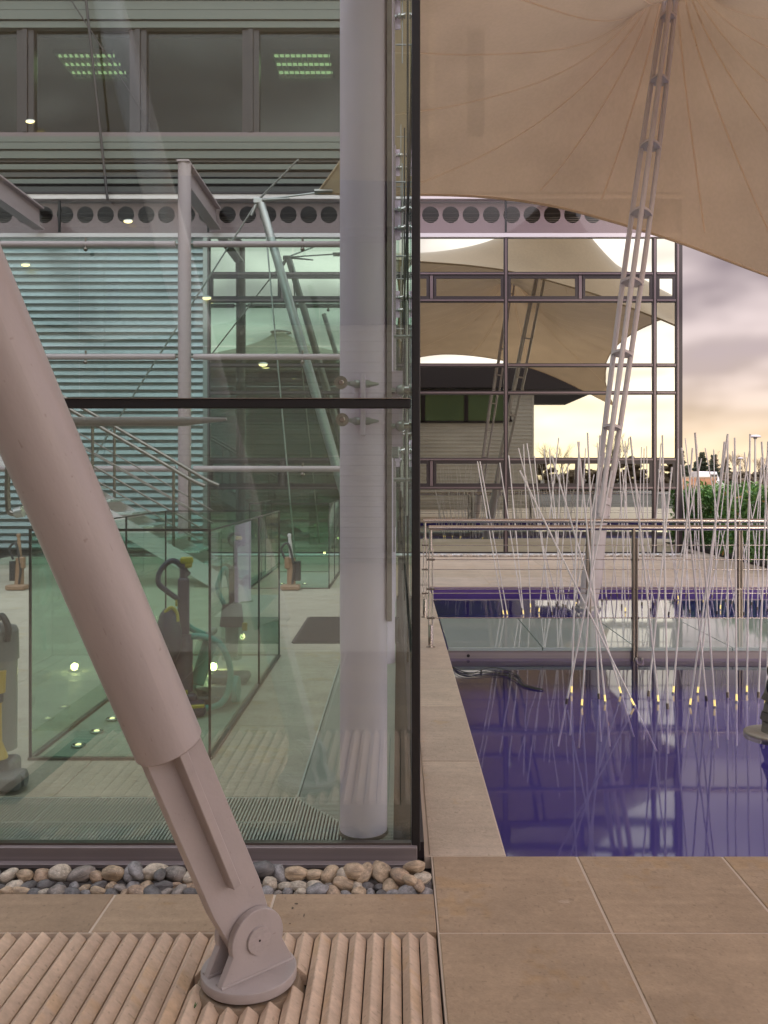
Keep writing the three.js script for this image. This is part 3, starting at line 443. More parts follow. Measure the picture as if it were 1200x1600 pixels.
{ // dark cleaner with a clear bin, further back in the case
  const v = thing('vacuum_cleaner', 'dark upright vacuum cleaner with clear bin at the back of the nearest case', 'vacuum cleaner', [-1.22, 0.01, -6.35]);
  part(v, 'floor_head', [rbox(0.28, 0.07, 0.2, 0.03, 0, 0.04, 0.1)], C.darkgrey);
  part(v, 'bin', rod(V(0, 0.16, 0.03), V(0, 0.40, 0.03), 0.075, 0.08, 28), C.clear); part(v, 'shroud', rod(V(0, 0.18, 0.03), V(0, 0.39, 0.03), 0.045, 0.05, 18), C.silver);
  part(v, 'top_housing', [rod(V(0, 0.40, 0.03), V(0, 0.56, 0.02), 0.09, 0.07, 28), rbox(0.07, 0.3, 0.06, 0.02, 0, 0.68, -0.04)], C.darkgrey);
  part(v, 'handle', [rbox(0.035, 0.2, 0.035, 0.014, 0.01, 0.92, -0.05), ring(0.045, 0.014, 0).rotateX(Math.PI / 2).translate(0.01, 1.03, -0.05)], C.darkgrey);
  part(v, 'button', rbox(0.05, 0.03, 0.03, 0.01, 0.04, 1.04, -0.04), C.yellow); part(v, 'catch', rbox(0.04, 0.06, 0.03, 0.01, 0.10, 0.40, 0.06), C.yellow);
  part(v, 'hose', coil([V(-0.06, 0.55, 0), V(-0.11, 0.68, 0), V(-0.06, 0.82, -0.02), V(-0.02, 0.6, -0.06), V(-0.05, 0.2, -0.08)], 0.018), C.teal);
}
{ // grey and yellow upright in front of the case, cut by the left edge
  const v = thing('vacuum_cleaner', 'grey and yellow upright vacuum cleaner at the left edge, in front of the case', 'vacuum cleaner', [-1.985, 0.004, -4.22]); v.rotation.y = 0.1;
  part(v, 'floor_head', [rbox(0.32, 0.075, 0.16, 0.025, 0.02, 0.045, 0.10), rbox(0.24, 0.10, 0.14, 0.03, 0.0, 0.075, 0.0)], C.grey);
  part(v, 'roller_end', [rod(V(0.13, 0.048, 0.10), V(0.19, 0.048, 0.10), 0.042, 0.036, 24)], C.grey);
  part(v, 'head_window', [rbox(0.05, 0.03, 0.02, 0.006, 0.145, 0.055, 0.155)], C.silver);
  part(v, 'bin', [rod(V(0.02, 0.16, -0.02), V(0.02, 0.72, -0.03), 0.085, 0.085, 32)], phy([0.42, 0.42, 0.40], 0.12, { transmission: 0.45, thickness: 0, ior: 1.5 }));
  part(v, 'top_housing', [rod(V(0.02, 0.60, -0.03), V(0.02, 0.74, -0.03), 0.092, 0.088, 32), lathe([[0.088, 0], [0.08, 0.02], [0.04, 0.035], [0, 0.038]]).translate(0.02, 0.74, -0.03)], C.grey);
  part(v, 'cyclone', [lathe([[0.055, 0], [0.05, 0.02], [0.028, 0.08], [0.026, 0.26], [0.032, 0.27]]).translate(0.035, 0.14, 0.06)], C.yellow);
  part(v, 'cyclone_band', [rod(V(0.035, 0.41, 0.06), V(0.035, 0.455, 0.06), 0.034, 0.034, 24)], C.darkgrey);
  part(v, 'filter_cup', [rod(V(0.04, 0.455, 0.055), V(0.04, 0.56, 0.055), 0.036, 0.04, 24), rbox(0.03, 0.05, 0.02, 0.006, 0.045, 0.575, 0.085)], C.yellow);
  part(v, 'wand', [rod(V(-0.035, 0.10, 0.07), V(-0.03, 0.93, 0.04), 0.018, 0.016, 16)], C.silver);
  part(v, 'wand_base', [rod(V(-0.04, 0.06, 0.08), V(-0.038, 0.2, 0.075), 0.03, 0.024, 16)], C.yellow);
  part(v, 'handle', [tube([V(-0.03, 0.93, 0.04), V(-0.028, 1.00, 0.03), V(-0.075, 1.02, 0.02), V(-0.11, 0.97, 0.02), V(-0.10, 0.84, 0.02)], 0.017, 30)], C.darkgrey);
  part(v, 'hose', coil([V(0.0, 0.78, -0.02), V(0.05, 0.82, 0.02), V(0.09, 0.76, 0.05), V(0.085, 0.70, 0.05)], 0.016), C.darkgrey);
}
for (const [px, txt, sx] of [[455, 'small orange and grey vacuum cleaner standing before the farthest glass case', -1], [30, 'small brown vacuum cleaner far back at the left edge, before the corrugated wall', 1]]) {
  const p = onY(px, 921), v = thing('vacuum_cleaner', txt, 'vacuum cleaner', p.toArray());
  part(v, 'floor_head', rbox(0.26, 0.07, 0.18, 0.025, 0, 0.04, 0.06), C.orange); part(v, 'body', [rod(V(0.0, 0.07, 0), V(0, 0.42, -0.02), 0.06, 0.055, 20), rbox(0.07, 0.16, 0.08, 0.02, 0.05 * sx, 0.36, 0.02)], C.orange);
  part(v, 'motor', rod(V(-0.08 * sx, 0.12, 0), V(-0.08 * sx, 0.38, 0), 0.05, 0.05, 18), C.darkgrey); part(v, 'handle', [rod(V(0, 0.42, -0.02), V(-0.03, 0.72, -0.05), 0.03, 0.02), rbox(0.05, 0.05, 0.05, 0.015, -0.03, 0.72, -0.05)], px > 100 ? M.white : C.orange);
  part(v, 'hose', coil([V(-0.08, 0.4, 0), V(-0.13, 0.55, 0), V(-0.05, 0.62, 0.02), V(0.04, 0.3, 0.05), V(0.02, 0.08, 0.05)], 0.016), C.darkgrey);
}
// ------------------------------------------------------------------ staircase at the back of the hall
{
  const st = thing('staircase', 'steel staircase with tube handrails rising to the left before the corrugated wall', 'staircase', [0, 0, 0]);
  const z0 = -12.6, z1 = -11.7, sl = 0.578, xb = -2.1, n = 16;
  for (const z of [z0, z1]) { const g = extr([[xb, 0.02], [xb - 5.4, 5.4 * sl + 0.02], [xb - 5.4, 5.4 * sl - 0.24], [xb - 0.42, 0.0]], 0.02); part(st, 'stringer', g.translate(0, 0, z), M.white); }
  for (let i = 0; i < n; i++) { const x = xb - 0.16 - i * 0.30, y = 0.14 + i * 0.30 * sl; part(st, 'tread', rbox(0.30, 0.03, z1 - z0 - 0.03, 0.005, x, y, (z0 + z1) / 2 + 0.01), phy([0.55, 0.62, 0.58], 0.15, { transmission: 0.3, thickness: 0 })); part(st, 'tread_bracket', [rod(V(x + 0.1, y - 0.10, z1 - 0.02), V(x - 0.12, y - 0.02, z1 - 0.02), 0.012, 0.012, 6)], M.darkSteel); }
  for (const z of [z0, z1]) {
    const dx = z === z1 ? 0 : -0.35, hr = 1.06, pt = (x, h) => V(x, (xb - x) * sl + h, z);
    part(st, 'handrail', tube([pt(-7, hr), pt(-5, hr), pt(-3.2, hr), pt(-2.75 + dx * 0, hr), V(-2.62, (xb + 2.66) * sl + hr, z)], 0.026, 40), M.darkSteel);
    for (const h of [0.66, 0.48, 0.30]) part(st, 'guard_bar', rod(pt(-7, h), pt(-2.7, h), 0.010, 0.010, 8), M.darkSteel);
    for (const x of [-6.4, -5.27, -4.15, -3.05]) part(st, 'baluster', [rod(pt(x, 0.0), pt(x, hr - 0.03), 0.020, 0.020, 10)], M.darkSteel);
  }
  const br = thing('stair_light', 'pipe-shaped bracket lamp hanging beside the stair at the left edge', 'lamp', [0, 0, 0]);
  const q = at(12, 730, 9); part(br, 'arm', tube([q, q.clone().add(V(0, -0.35, 0)), q.clone().add(V(0.02, -0.47, 0)), q.clone().add(V(0.12, -0.49, 0))], 0.03, 30), M.darkSteel); part(br, 'lamp_head', rod(q.clone().add(V(0.08, -0.48, 0)), q.clone().add(V(0.16, -0.46, 0)), 0.055, 0.06, 20), M.galv); part(br, 'hanger', rod(q, q.clone().add(V(0, 1.4, 0)), 0.012, 0.012, 8), M.darkSteel);
}

// ------------------------------------------------------------------ the big strut in front
{
  const st = thing('tent_strut', 'thick pale steel strut on a pinned round base plate, leaning left before the glass', 'steel strut', FOOT.toArray());
  const h = V(-0.75, 0, 0.66).normalize(), n = V(0.66, 0, 0.75).normalize(), pin = V(0, 0.135, 0), ax = h.clone().multiplyScalar(0.607).add(V(0, 1.44, 0)).normalize();
  const side = ax.clone().cross(n).normalize();                          // across the tongue plate, in its plane
  const frame = (x, y, z, o) => new THREE.Matrix4().makeBasis(x, y, z).setPosition(o);
  const hh = h.clone().negate();
  const upright = frame(hh, V(0, 1, 0), n.clone().setY(0).normalize(), V(0, 0, 0));
  const along = frame(side, ax, n, pin);
  // sides may turn out left-handed: check, so that faces stay outward
  if (upright.determinant() < 0) throw new Error('left-handed clevis'); if (along.determinant() < 0) throw new Error('left-handed strut');
  part(st, 'base_plate', lathe([[0, 0.002], [0.138, 0.002], [0.142, 0.006], [0.142, 0.030], [0.138, 0.034], [0, 0.034]], 64), M.paint);
  const cl = []; const rT = 0.088, yc = 0.135, bw = 0.124; cl.push([-bw, 0.034]); cl.push([bw, 0.034]);
  for (let i = 0; i <= 24; i++) { const a = -0.28 + (Math.PI + 0.56) * i / 24; cl.push([rT * Math.cos(a), yc + rT * Math.sin(a)]); }
  for (const z of [0.028, -0.050]) {
    part(st, 'clevis_plate', extr(cl, 0.022, 0.002).translate(0, 0, z).applyMatrix4(upright), M.paint);
    part(st, 'weld', rod(V(-bw, 0.036, z + 0.024), V(bw, 0.036, z + 0.024), 0.005, 0.005, 8).applyMatrix4(upright), M.paint);
    part(st, 'weld', rod(V(-bw, 0.036, z - 0.002), V(bw, 0.036, z - 0.002), 0.005, 0.005, 8).applyMatrix4(upright), M.paint);
  }
  const pinParts = (z0, z1, r) => new THREE.CylinderGeometry(r, r, z1 - z0, 40).rotateX(Math.PI / 2).translate(0, yc, (z0 + z1) / 2).applyMatrix4(upright);
  const pc = part(st, 'pin_cap', [pinParts(0.050, 0.058, 0.040), pinParts(0.058, 0.060, 0.0385)], M.paint); part(pc, 'pin_hole', pinParts(0.0595, 0.0606, 0.0035), M.black);
  part(st, 'pin_cap', pinParts(-0.060, -0.052, 0.040), M.paint);
  part(st, 'pin', pinParts(-0.05, 0.05, 0.03), M.galv);
  // tongue: plate in the plane of the clevis, ribs across it
  const L = 0.665, tw = 0.084, tong = []; for (let i = 0; i <= 16; i++) { const a = Math.PI + Math.PI * i / 16; tong.push([0.07 * Math.cos(a), 0.07 * Math.sin(a)]); } tong.push([tw, 0.14], [tw, L], [-tw, L], [-tw, 0.14]);
  part(st, 'tongue_plate', extr(tong, 0.044, 0.002).translate(0, 0, -0.022).applyMatrix4(along), M.paint);
  for (const s of [1, -1]) { const rb = extr([[0.024, 0.19], [0.0665, 0.20], [0.086, L + 0.02], [0.024, L + 0.02]], 0.022, 0.002).rotateY(-Math.PI / 2).translate(0.011, 0, 0); if (s < 0) rb.rotateY(Math.PI); part(st, 'stiffener', rb.applyMatrix4(along), M.paint); for (const e of [-1, 1]) part(st, 'weld', rod(V(e * 0.0125, 0.20, s * 0.0235), V(e * 0.0125, L, s * 0.0235), 0.0035, 0.0035, 8).applyMatrix4(along), M.paint); }
  const r = 0.0955; part(st, 'tube', [lathe([[0, L + 0.002], [r - 0.003, L + 0.002], [r, L + 0.006], [r, 8.2], [0, 8.2]], 72).applyMatrix4(along)].map((g) => { const u = g.attributes.uv; for (let i = 0; i < u.count; i++) u.setXY(i, u.getX(i) * 0.6, u.getY(i) * 14); return g; }), M.paint);
}
// pebbles in the channel under the glass
{
  const shapes = []; for (let k = 0; k < 9; k++) { const g = mergeVertices(new THREE.IcosahedronGeometry(1, 4)); const p = g.attributes.position, sx = rr(1.0, 1.45), sy = rr(0.66, 0.9), sz = rr(0.8, 1.05), q = V(); for (let i = 0; i < p.count; i++) { q.fromBufferAttribute(p, i); const d = 1 + 0.15 * n3(q.x * 0.7 + k * 7, q.y * 0.7, q.z * 0.7) + 0.025 * n3(q.x * 2 + k * 3, q.y * 2, q.z * 2); p.setXYZ(i, q.x * d * sx, q.y * d * sy, q.z * d * sz); } g.computeVertexNormals(); shapes.push(g); }
  const kinds = [['grey', [0.36, 0.345, 0.345]], ['brown-grey', [0.37, 0.325, 0.29]], ['sandy', [0.62, 0.47, 0.32]], ['tan', [0.55, 0.40, 0.28]], ['pale cream', [0.70, 0.61, 0.49]], ['dark grey', [0.19, 0.18, 0.18]]].map(([n, c]) => ({ n, m: std(c, 0.5, 0, { map: pebTex, bumpMap: pebTex, bumpScale: 0.0002 }) }));
  const spots = [];
  for (let lay = 0; lay < 3; lay++) for (let x = -1.62; x < 0.115;) {
    if (x > 0.085) break; const r = lay === 2 ? rr(0.025, 0.042) : rr(0.019, 0.034), z = [-3.145, -3.195, -3.25][lay] + rr(-0.012, 0.012);
    spots.push([x + r, (lay === 2 ? -0.02 : -0.038) + r * 0.55 + rr(0, 0.008), z, r]); x += r * rr(1.7, 2.15);
  }
  for (const [x, y, z, r] of [[0.062, 0.038, -3.235, 0.031], [0.012, 0.016, -3.20, 0.036], [-0.165, 0.02, -3.235, 0.034], [-0.69, 0.012, -3.22, 0.04], [-0.985, 0.022, -3.235, 0.03], [-0.89, 0.016, -3.215, 0.028], [0.045, 0.018, -3.165, 0.028], [0.085, 0.012, -3.19, 0.03], [0.09, 0.0, -3.24, 0.027], [0.075, 0.006, -3.15, 0.026]]) spots.push([x, y, z, r]);
  const where = (x, z) => `${x < -0.75 ? 'left of the strut' : x < -0.45 ? 'behind the strut' : x < -0.12 ? 'right of the strut' : 'at the glass corner'}, ${z < -3.22 ? 'against the frame' : z < -3.17 ? 'mid channel' : 'by the paving'}`;
  const nthp = ['first', 'second', 'third', 'fourth', 'fifth', 'sixth', 'seventh', 'eighth', 'ninth', 'tenth'], seen = {};
  spots.sort((a, b) => a[0] - b[0]);
  for (const [x, y, z, r] of spots) {
    const k = x > -0.2 && R() < 0.5 ? (R() < 0.5 ? 2 : 0) : Math.floor(R() * 6), key = `${r > 0.027 ? 'large' : 'small'} ${kinds[k].n} pebble`, wh = where(x, z), c = (seen[key + wh] = (seen[key + wh] ?? -1) + 1);
    const m = single('pebble', shapes[Math.floor(R() * 9)], kinds[k].m, `${key} ${wh}, ${nthp[c]} from left`, 'pebble', `${kinds[k].n} pebbles under the front glass`);
    m.scale.setScalar(r); m.position.set(x, y, z); m.rotation.set(rr(-0.35, 0.35), R() * 6.3, rr(-0.35, 0.35));
  }
}

// ------------------------------------------------------------------ tent roof, masts
const APEX = [V(3.82, 8.36, -12.0), V(3.9, 8.3, -3.2)];
function membrane(E, apexes, nu, nv) {
  // E: far, near (u from left to right), left, right (v from far to near) edge curves; heights relax like a stretched skin
  const P = [], id = (i, j) => j * (nu + 1) + i, Y = new Float32Array((nu + 1) * (nv + 1)), fix = new Uint8Array(Y.length);
  const c00 = E.far(0), c10 = E.far(1), c01 = E.near(0), c11 = E.near(1);
  for (let j = 0; j <= nv; j++) for (let i = 0; i <= nu; i++) {
    const u = i / nu, v = j / nv, f = E.far(u), n = E.near(u), l = E.left(v), r = E.right(v), q = V();
    q.addScaledVector(f, 1 - v).addScaledVector(n, v).addScaledVector(l, 1 - u).addScaledVector(r, u);
    q.addScaledVector(c00, -(1 - u) * (1 - v)).addScaledVector(c10, -u * (1 - v)).addScaledVector(c01, -(1 - u) * v).addScaledVector(c11, -u * v);
    P.push(q); Y[id(i, j)] = q.y; if (!i || !j || i === nu || j === nv) fix[id(i, j)] = 1;
  }
  const cells = apexes.map((a) => { let best = 0, bd = 1e9; P.forEach((q, k) => { const d = Math.hypot(q.x - a.x, q.z - a.z); if (d < bd) { bd = d; best = k; } if (d < 0.30) { fix[k] = 1; Y[k] = a.y; } }); fix[best] = 1; Y[best] = a.y; return best; });
  const wt = P.map((q) => Math.pow(0.35 + Math.min(...apexes.map((a) => Math.hypot(q.x - a.x, q.z - a.z))), -0.62));
  for (let it = 0; it < 2600; it++) for (let j = 1; j < nv; j++) for (let i = 1; i < nu; i++) { const k = id(i, j); if (!fix[k]) { const n = [k - 1, k + 1, k - nu - 1, k + nu + 1]; let a = 0, b = 0; for (const m of n) { const w = wt[m] + wt[k]; a += w * Y[m]; b += w; } const t = a / b; Y[k] += (t - Y[k]) * 1.75; } }
  P.forEach((q, k) => { q.y = Y[k]; });
  const pos = new Float32Array(P.length * 3), uv = new Float32Array(P.length * 2), idx = []; P.forEach((q, k) => { pos.set([q.x, q.y, q.z], k * 3); uv.set([q.x, q.z], k * 2); });
  const open = (k) => apexes.some((a) => Math.hypot(P[k].x - a.x, P[k].z - a.z) < 0.24);
  for (let j = 0; j < nv; j++) for (let i = 0; i < nu; i++) { const a = id(i, j), b = id(i + 1, j), c = id(i + 1, j + 1), d = id(i, j + 1); if (open(a) && open(b) && open(c) && open(d)) continue; idx.push(a, d, c, a, c, b); }
  const g = new THREE.BufferGeometry(); g.setAttribute('position', new THREE.BufferAttribute(pos, 3)); g.setAttribute('uv', new THREE.BufferAttribute(uv, 2)); g.setIndex(idx); g.computeVertexNormals();
  const sample = (u, v) => { const x = clamp(u, 0, 0.9999) * nu, y = clamp(v, 0, 0.9999) * nv, i = Math.floor(x), j = Math.floor(y), s = x - i, t = y - j; return V().addScaledVector(P[id(i, j)], (1 - s) * (1 - t)).addScaledVector(P[id(i + 1, j)], s * (1 - t)).addScaledVector(P[id(i, j + 1)], (1 - s) * t).addScaledVector(P[id(i + 1, j + 1)], s * t); };
  return { g, sample, apexUV: cells.map((k) => [(k % (nu + 1)) / nu, Math.floor(k / (nu + 1)) / nv]) };
}
function ribbon(pts, w) {                                                // flat welded overlap, lying just under the skin
  const c = new THREE.CatmullRomCurve3(pts).getPoints(60), pos = [], idx = []; c.forEach((p, i) => { const d = c[Math.min(i + 1, 60)].clone().sub(c[Math.max(i - 1, 0)]), sd = V(-d.z, 0, d.x).normalize().multiplyScalar(w / 2); pos.push(p.x - sd.x, p.y, p.z - sd.z, p.x + sd.x, p.y, p.z + sd.z); if (i) idx.push(2 * i - 2, 2 * i - 1, 2 * i + 1, 2 * i - 2, 2 * i + 1, 2 * i); });
  const g = new THREE.BufferGeometry(); g.setAttribute('position', new THREE.Float32BufferAttribute(pos, 3)); g.setIndex(idx); g.computeVertexNormals(); return g;
}
const curve = (pts) => { const c = new THREE.CatmullRomCurve3(pts, false, 'centripetal'); return (t) => c.getPoint(t); };
{
  const A = at(497, 301, 14.5), B = V(10.2, 3.1, -13.4), Cc = V(9.6, 4.7, 5.2), D = V(0.0, 6.6, 4.2);
  const E = { far: curve([A, at(570, 305, 14.4), at(680, 304.5, 14.25), at(770, 309, 14.2), at(860, 321.5, 14.2), at(950, 344.5, 14.2), at(1058, 378, 14.2), at(1200, 431, 14.15), B]), near: curve([D, V(2.2, 6.75, 3.5), V(5.6, 6.2, 3.6), Cc]), left: curve([A, V(-0.75, 6.6, -13.3), V(-0.2, 6.9, -11.2), V(0.02, 6.95, -7.5), V(-0.05, 6.8, -2), D]), right: curve([B, V(8.5, 5.5, -10.5), V(8.0, 6.2, -7.5), V(7.9, 6.2, -1.5), V(8.6, 5.5, 2.8), Cc]) };
  const T = membrane(E, APEX, 84, 120);
  const t = thing('tent_canopy', 'large tan tent canopy with radiating seams sweeping over the pool', 'tent roof', [0, 0, 0]);
  part(t, 'membrane', T.g, M.fabric);
  T.apexUV.forEach(([u0, v0], k) => {
    const n = 16, ap = APEX[k];
    for (let i = 0; i < n; i++) {                                         // straight in plan, found on the skin by Newton steps
      const a = (i + 0.35) / n * Math.PI * 2, pts = []; let u = u0, v = v0;
      for (let s = 0; s < 60; s++) {
        const tx = ap.x + Math.cos(a) * (0.3 + s * 0.22), tz = ap.z + Math.sin(a) * (0.3 + s * 0.22); let ok = true;
        for (let it = 0; it < 12; it++) { const p = T.sample(u, v), pu = T.sample(u + 0.004, v), pv = T.sample(u, v + 0.004), ex = tx - p.x, ez = tz - p.z, A1 = (pu.x - p.x) / 0.004, B1 = (pv.x - p.x) / 0.004, C1 = (pu.z - p.z) / 0.004, D1 = (pv.z - p.z) / 0.004, det = A1 * D1 - B1 * C1; if (Math.hypot(ex, ez) < 0.003) break; u += (ex * D1 - ez * B1) / det; v += (ez * A1 - ex * C1) / det; if (u < 0.004 || u > 0.99 || v < 0.004 || v > 0.99) { ok = false; break; } }
        if (!ok || (k === 0 ? tz > -7.6 : tz < -7.6)) break;
        pts.push(T.sample(u, v).add(V(0, -0.006, 0)));
      }
      if (pts.length > 4) part(t, 'seam', ribbon(pts, 0.024), M.seam);
    }
  });
  for (const [f, n] of [[E.far, 60], [E.near, 40], [E.left, 60], [E.right, 50]]) { const pts = []; for (let i = 0; i <= n; i++) pts.push(f(i / n)); part(t, 'edge_cable', tube(pts, 0.022, n * 2, 8), M.fabric); }
  for (const a of APEX) part(t, 'apex_ring', new THREE.TorusGeometry(0.30, 0.05, 12, 48).rotateX(Math.PI / 2).translate(a.x, a.y - 0.02, a.z), M.galv);
  part(t, 'far_corner_plate', [box(0.3, 0.03, 0.22, A.x + 0.1, A.y, A.z + 0.03)], M.galv);
  // second, flatter canopy, unseen behind the picture; shaped to darken front-glass reflections
  const E2 = { far: curve([V(-12, 5.4, -0.9), V(-8, 6.0, -0.7), V(-4, 6.1, -0.7), V(0.5, 6.3, -0.9)]), near: curve([V(-12, 5.6, 7.4), V(-6, 6.45, 7.45), V(0.5, 6.4, 7.45)]), left: curve([V(-12, 5.4, -0.9), V(-11.2, 6, 2.4), V(-12, 5.6, 7.4)]), right: curve([V(0.5, 6.3, -0.9), V(0.45, 6.35, 3.4), V(0.5, 6.4, 7.45)]) };
  const T2 = membrane(E2, [V(-5, 7.7, 3.4)], 60, 40), t2 = thing('tent_canopy', 'second tan tent canopy behind the viewer, left of the large one', 'tent roof', [0, 0, 0]);
  part(t2, 'membrane', T2.g, M.fabricDense); part(t2, 'apex_ring', new THREE.TorusGeometry(0.40, 0.05, 10, 36).rotateX(Math.PI / 2).translate(-5, 7.68, 3.4), M.galv);
}
const MROT = -0.25;
function latticeMast(label, foot, top) {
  const m = thing('lattice_mast', label, 'mast', foot.toArray());
  const d = top.clone().sub(foot), Lm = d.length(), w = d.clone().normalize(), u = V(0, 0, 1).addScaledVector(w, -w.z).normalize(), s = w.clone().cross(u).negate();
  const bowl = [0.03, 0.4, 0.9, 1].length, spread = (t) => 0.084 + 0.054 * Math.sin(Math.PI * clamp((t - 0.02) / 0.96)) ** 0.85, t0 = 1.30 / Lm;
  const P = (t, k) => { const a = Math.PI / 2 + k * Math.PI * 2 / 3 + MROT, r = spread((t - t0) / (1 - t0)); return d.clone().multiplyScalar(t).addScaledVector(u, r * Math.sin(a)).addScaledVector(s, r * Math.cos(a)); };
  for (let k = 0; k < 3; k++) { const pts = []; for (let i = 0; i <= 24; i++) pts.push(P(t0 - 0.02 + (1 - t0 + 0.02) * i / 24, k)); part(m, 'mast_tube', tube(pts, 0.034, 60, 14), M.mast); }
  for (let i = 0; i < 8; i++) {                                           // curved triangular spreader plates, with a round hole
    const t = t0 + 0.115 + i * 0.113, c = d.clone().multiplyScalar(t), sh = new THREE.Shape(), r = spread((t - t0) / (1 - t0)) + 0.03;
    for (let k = 0; k < 3; k++) { const a = Math.PI / 2 + k * Math.PI * 2 / 3 + MROT, b = a + Math.PI * 2 / 3, mid = (a + b) / 2; if (!k) sh.moveTo(r * Math.cos(a), r * Math.sin(a)); sh.quadraticCurveTo(r * 0.98 * Math.cos(mid), r * 0.98 * Math.sin(mid), r * Math.cos(b), r * Math.sin(b)); }
    const ho = new THREE.Path(); ho.absarc(0, 0, r * 0.30, 0, Math.PI * 2, true); sh.holes.push(ho);
    const g = new THREE.ExtrudeGeometry(sh, { depth: 0.034, bevelEnabled: false, curveSegments: 10 }).translate(0, 0, -0.017).applyMatrix4(new THREE.Matrix4().makeBasis(s, u, s.clone().cross(u)).setPosition(c));
    part(m, 'spreader_plate', g, M.mast);
  }
  const c0 = d.clone().multiplyScalar(t0);
  const cone = (a, b, ra, rb) => rod(d.clone().multiplyScalar(a), d.clone().multiplyScalar(b), ra, rb, 36);
  part(m, 'socket', [cone(0.0, t0 * 0.30, 0.10, 0.13), cone(t0 * 0.30, t0, 0.13, 0.085), cone(t0, t0 + 0.010, 0.10, 0.09)], M.mast);
  part(m, 'socket_fin', [0, 1, 2].map((k) => { const q = P(t0, k); return rod(q.clone().multiplyScalar(0.9), q.clone().addScaledVector(w, 0.12), 0.05, 0.04, 14); }), M.mast);
  part(m, 'foot_block', [new THREE.CylinderGeometry(0.16, 0.18, 0.34, 32).translate(0, -0.15, 0), box(0.24, 0.03, 0.24, 0, 0.03, 0)], M.galv);
  // uplights between the tubes, above the socket
  for (let k = 0; k < 2; k++) {
    const q = P(t0 + 0.022, k === 0 ? 1 : 2).multiplyScalar(1).addScaledVector(w, 0.05), l = thing('mast_uplight', (k ? 'right' : 'left') + ' amber uplight between the tubes of the ' + (foot.z < -5 ? 'mast in the pool' : 'mast behind the viewer'), 'uplight', q.clone().add(foot).toArray(), 'uplights on the tent masts');
    part(l, 'lamp_can', rod(V(0, -0.06, 0), V(0, 0.0, 0), 0.03, 0.038, 16), M.galv);
    part(l, 'lens', new THREE.SphereGeometry(0.030, 14, 10).translate(0, 0.012, 0), phy([0.9, 0.6, 0.3], 0.4, { emissive: lin(1, 0.56, 0.16), emissiveIntensity: 9 }));
    const sp = new THREE.SpotLight(lin(1, 0.60, 0.26), 30, 0, 0.5, 0.9, 2); sp.position.copy(q).add(foot).add(w.clone().multiplyScalar(0.05)); sp.target.position.copy(top).addScaledVector(s, k ? 0.25 : -0.25); sp.castShadow = true; scene.add(sp, sp.target);
    const pl = new THREE.PointLight(lin(1, 0.62, 0.24), 0.5, 0, 2); pl.position.copy(q).add(foot).add(V(0, 0.012, 0)); pl.castShadow = true; scene.add(pl);
  }
}
latticeMast('triangular lattice mast of three tubes rising from the pool to the canopy', V(2.31, WATER, -10.5), APEX[0]);
latticeMast('lattice mast behind the viewer at the near end of the pool', V(2.75, 0.0, -2.6), APEX[1]);
// corner strut and cables of the tent, seen through the hall
{
  const A = V(-2.37, 6.2, -14.6), b = V(-0.55, 0.0, -14.45), s = thing('corner_strut', 'slim grey strut carrying the canopy corner, seen through the glass hall', 'steel strut', [0, 0, 0]);
  part(s, 'tube', rod(b, A.clone().add(V(0.05, -0.06, 0)), 0.09, 0.07, 24), M.galv); part(s, 'head', [rbox(0.16, 0.10, 0.12, 0.02, A.x, A.y - 0.02, A.z), rod(A, A.clone().add(V(0.55, -0.02, 0.15)), 0.03, 0.015), rod(A, A.clone().add(V(-0.12, -0.26, 0)), 0.04, 0.02)], M.galv); part(s, 'shoe', box(0.3, 0.06, 0.3, b.x, 0.03, b.z), M.galv);
  part(s, 'corner_cable', [rod(A, at(497, 301, 14.5), 0.016, 0.016, 8), rod(A, at(466, 249, 14.0), 0.02, 0.012, 8)], M.galv);
  const cab = (p, q, l) => single('guy_cable', rod(p, q, 0.014, 0.014, 8), M.galv, l, 'cable', 'steel cables of the canopy corner');
  cab(A, at(60, 850, 15.8), 'thin steel cable running down to the left from the head of the corner strut');
  cab(A.clone().add(V(0.1, -0.2, 0)), at(462, 880, 14.3), 'thin steel cable hanging almost straight down from the corner strut');
}

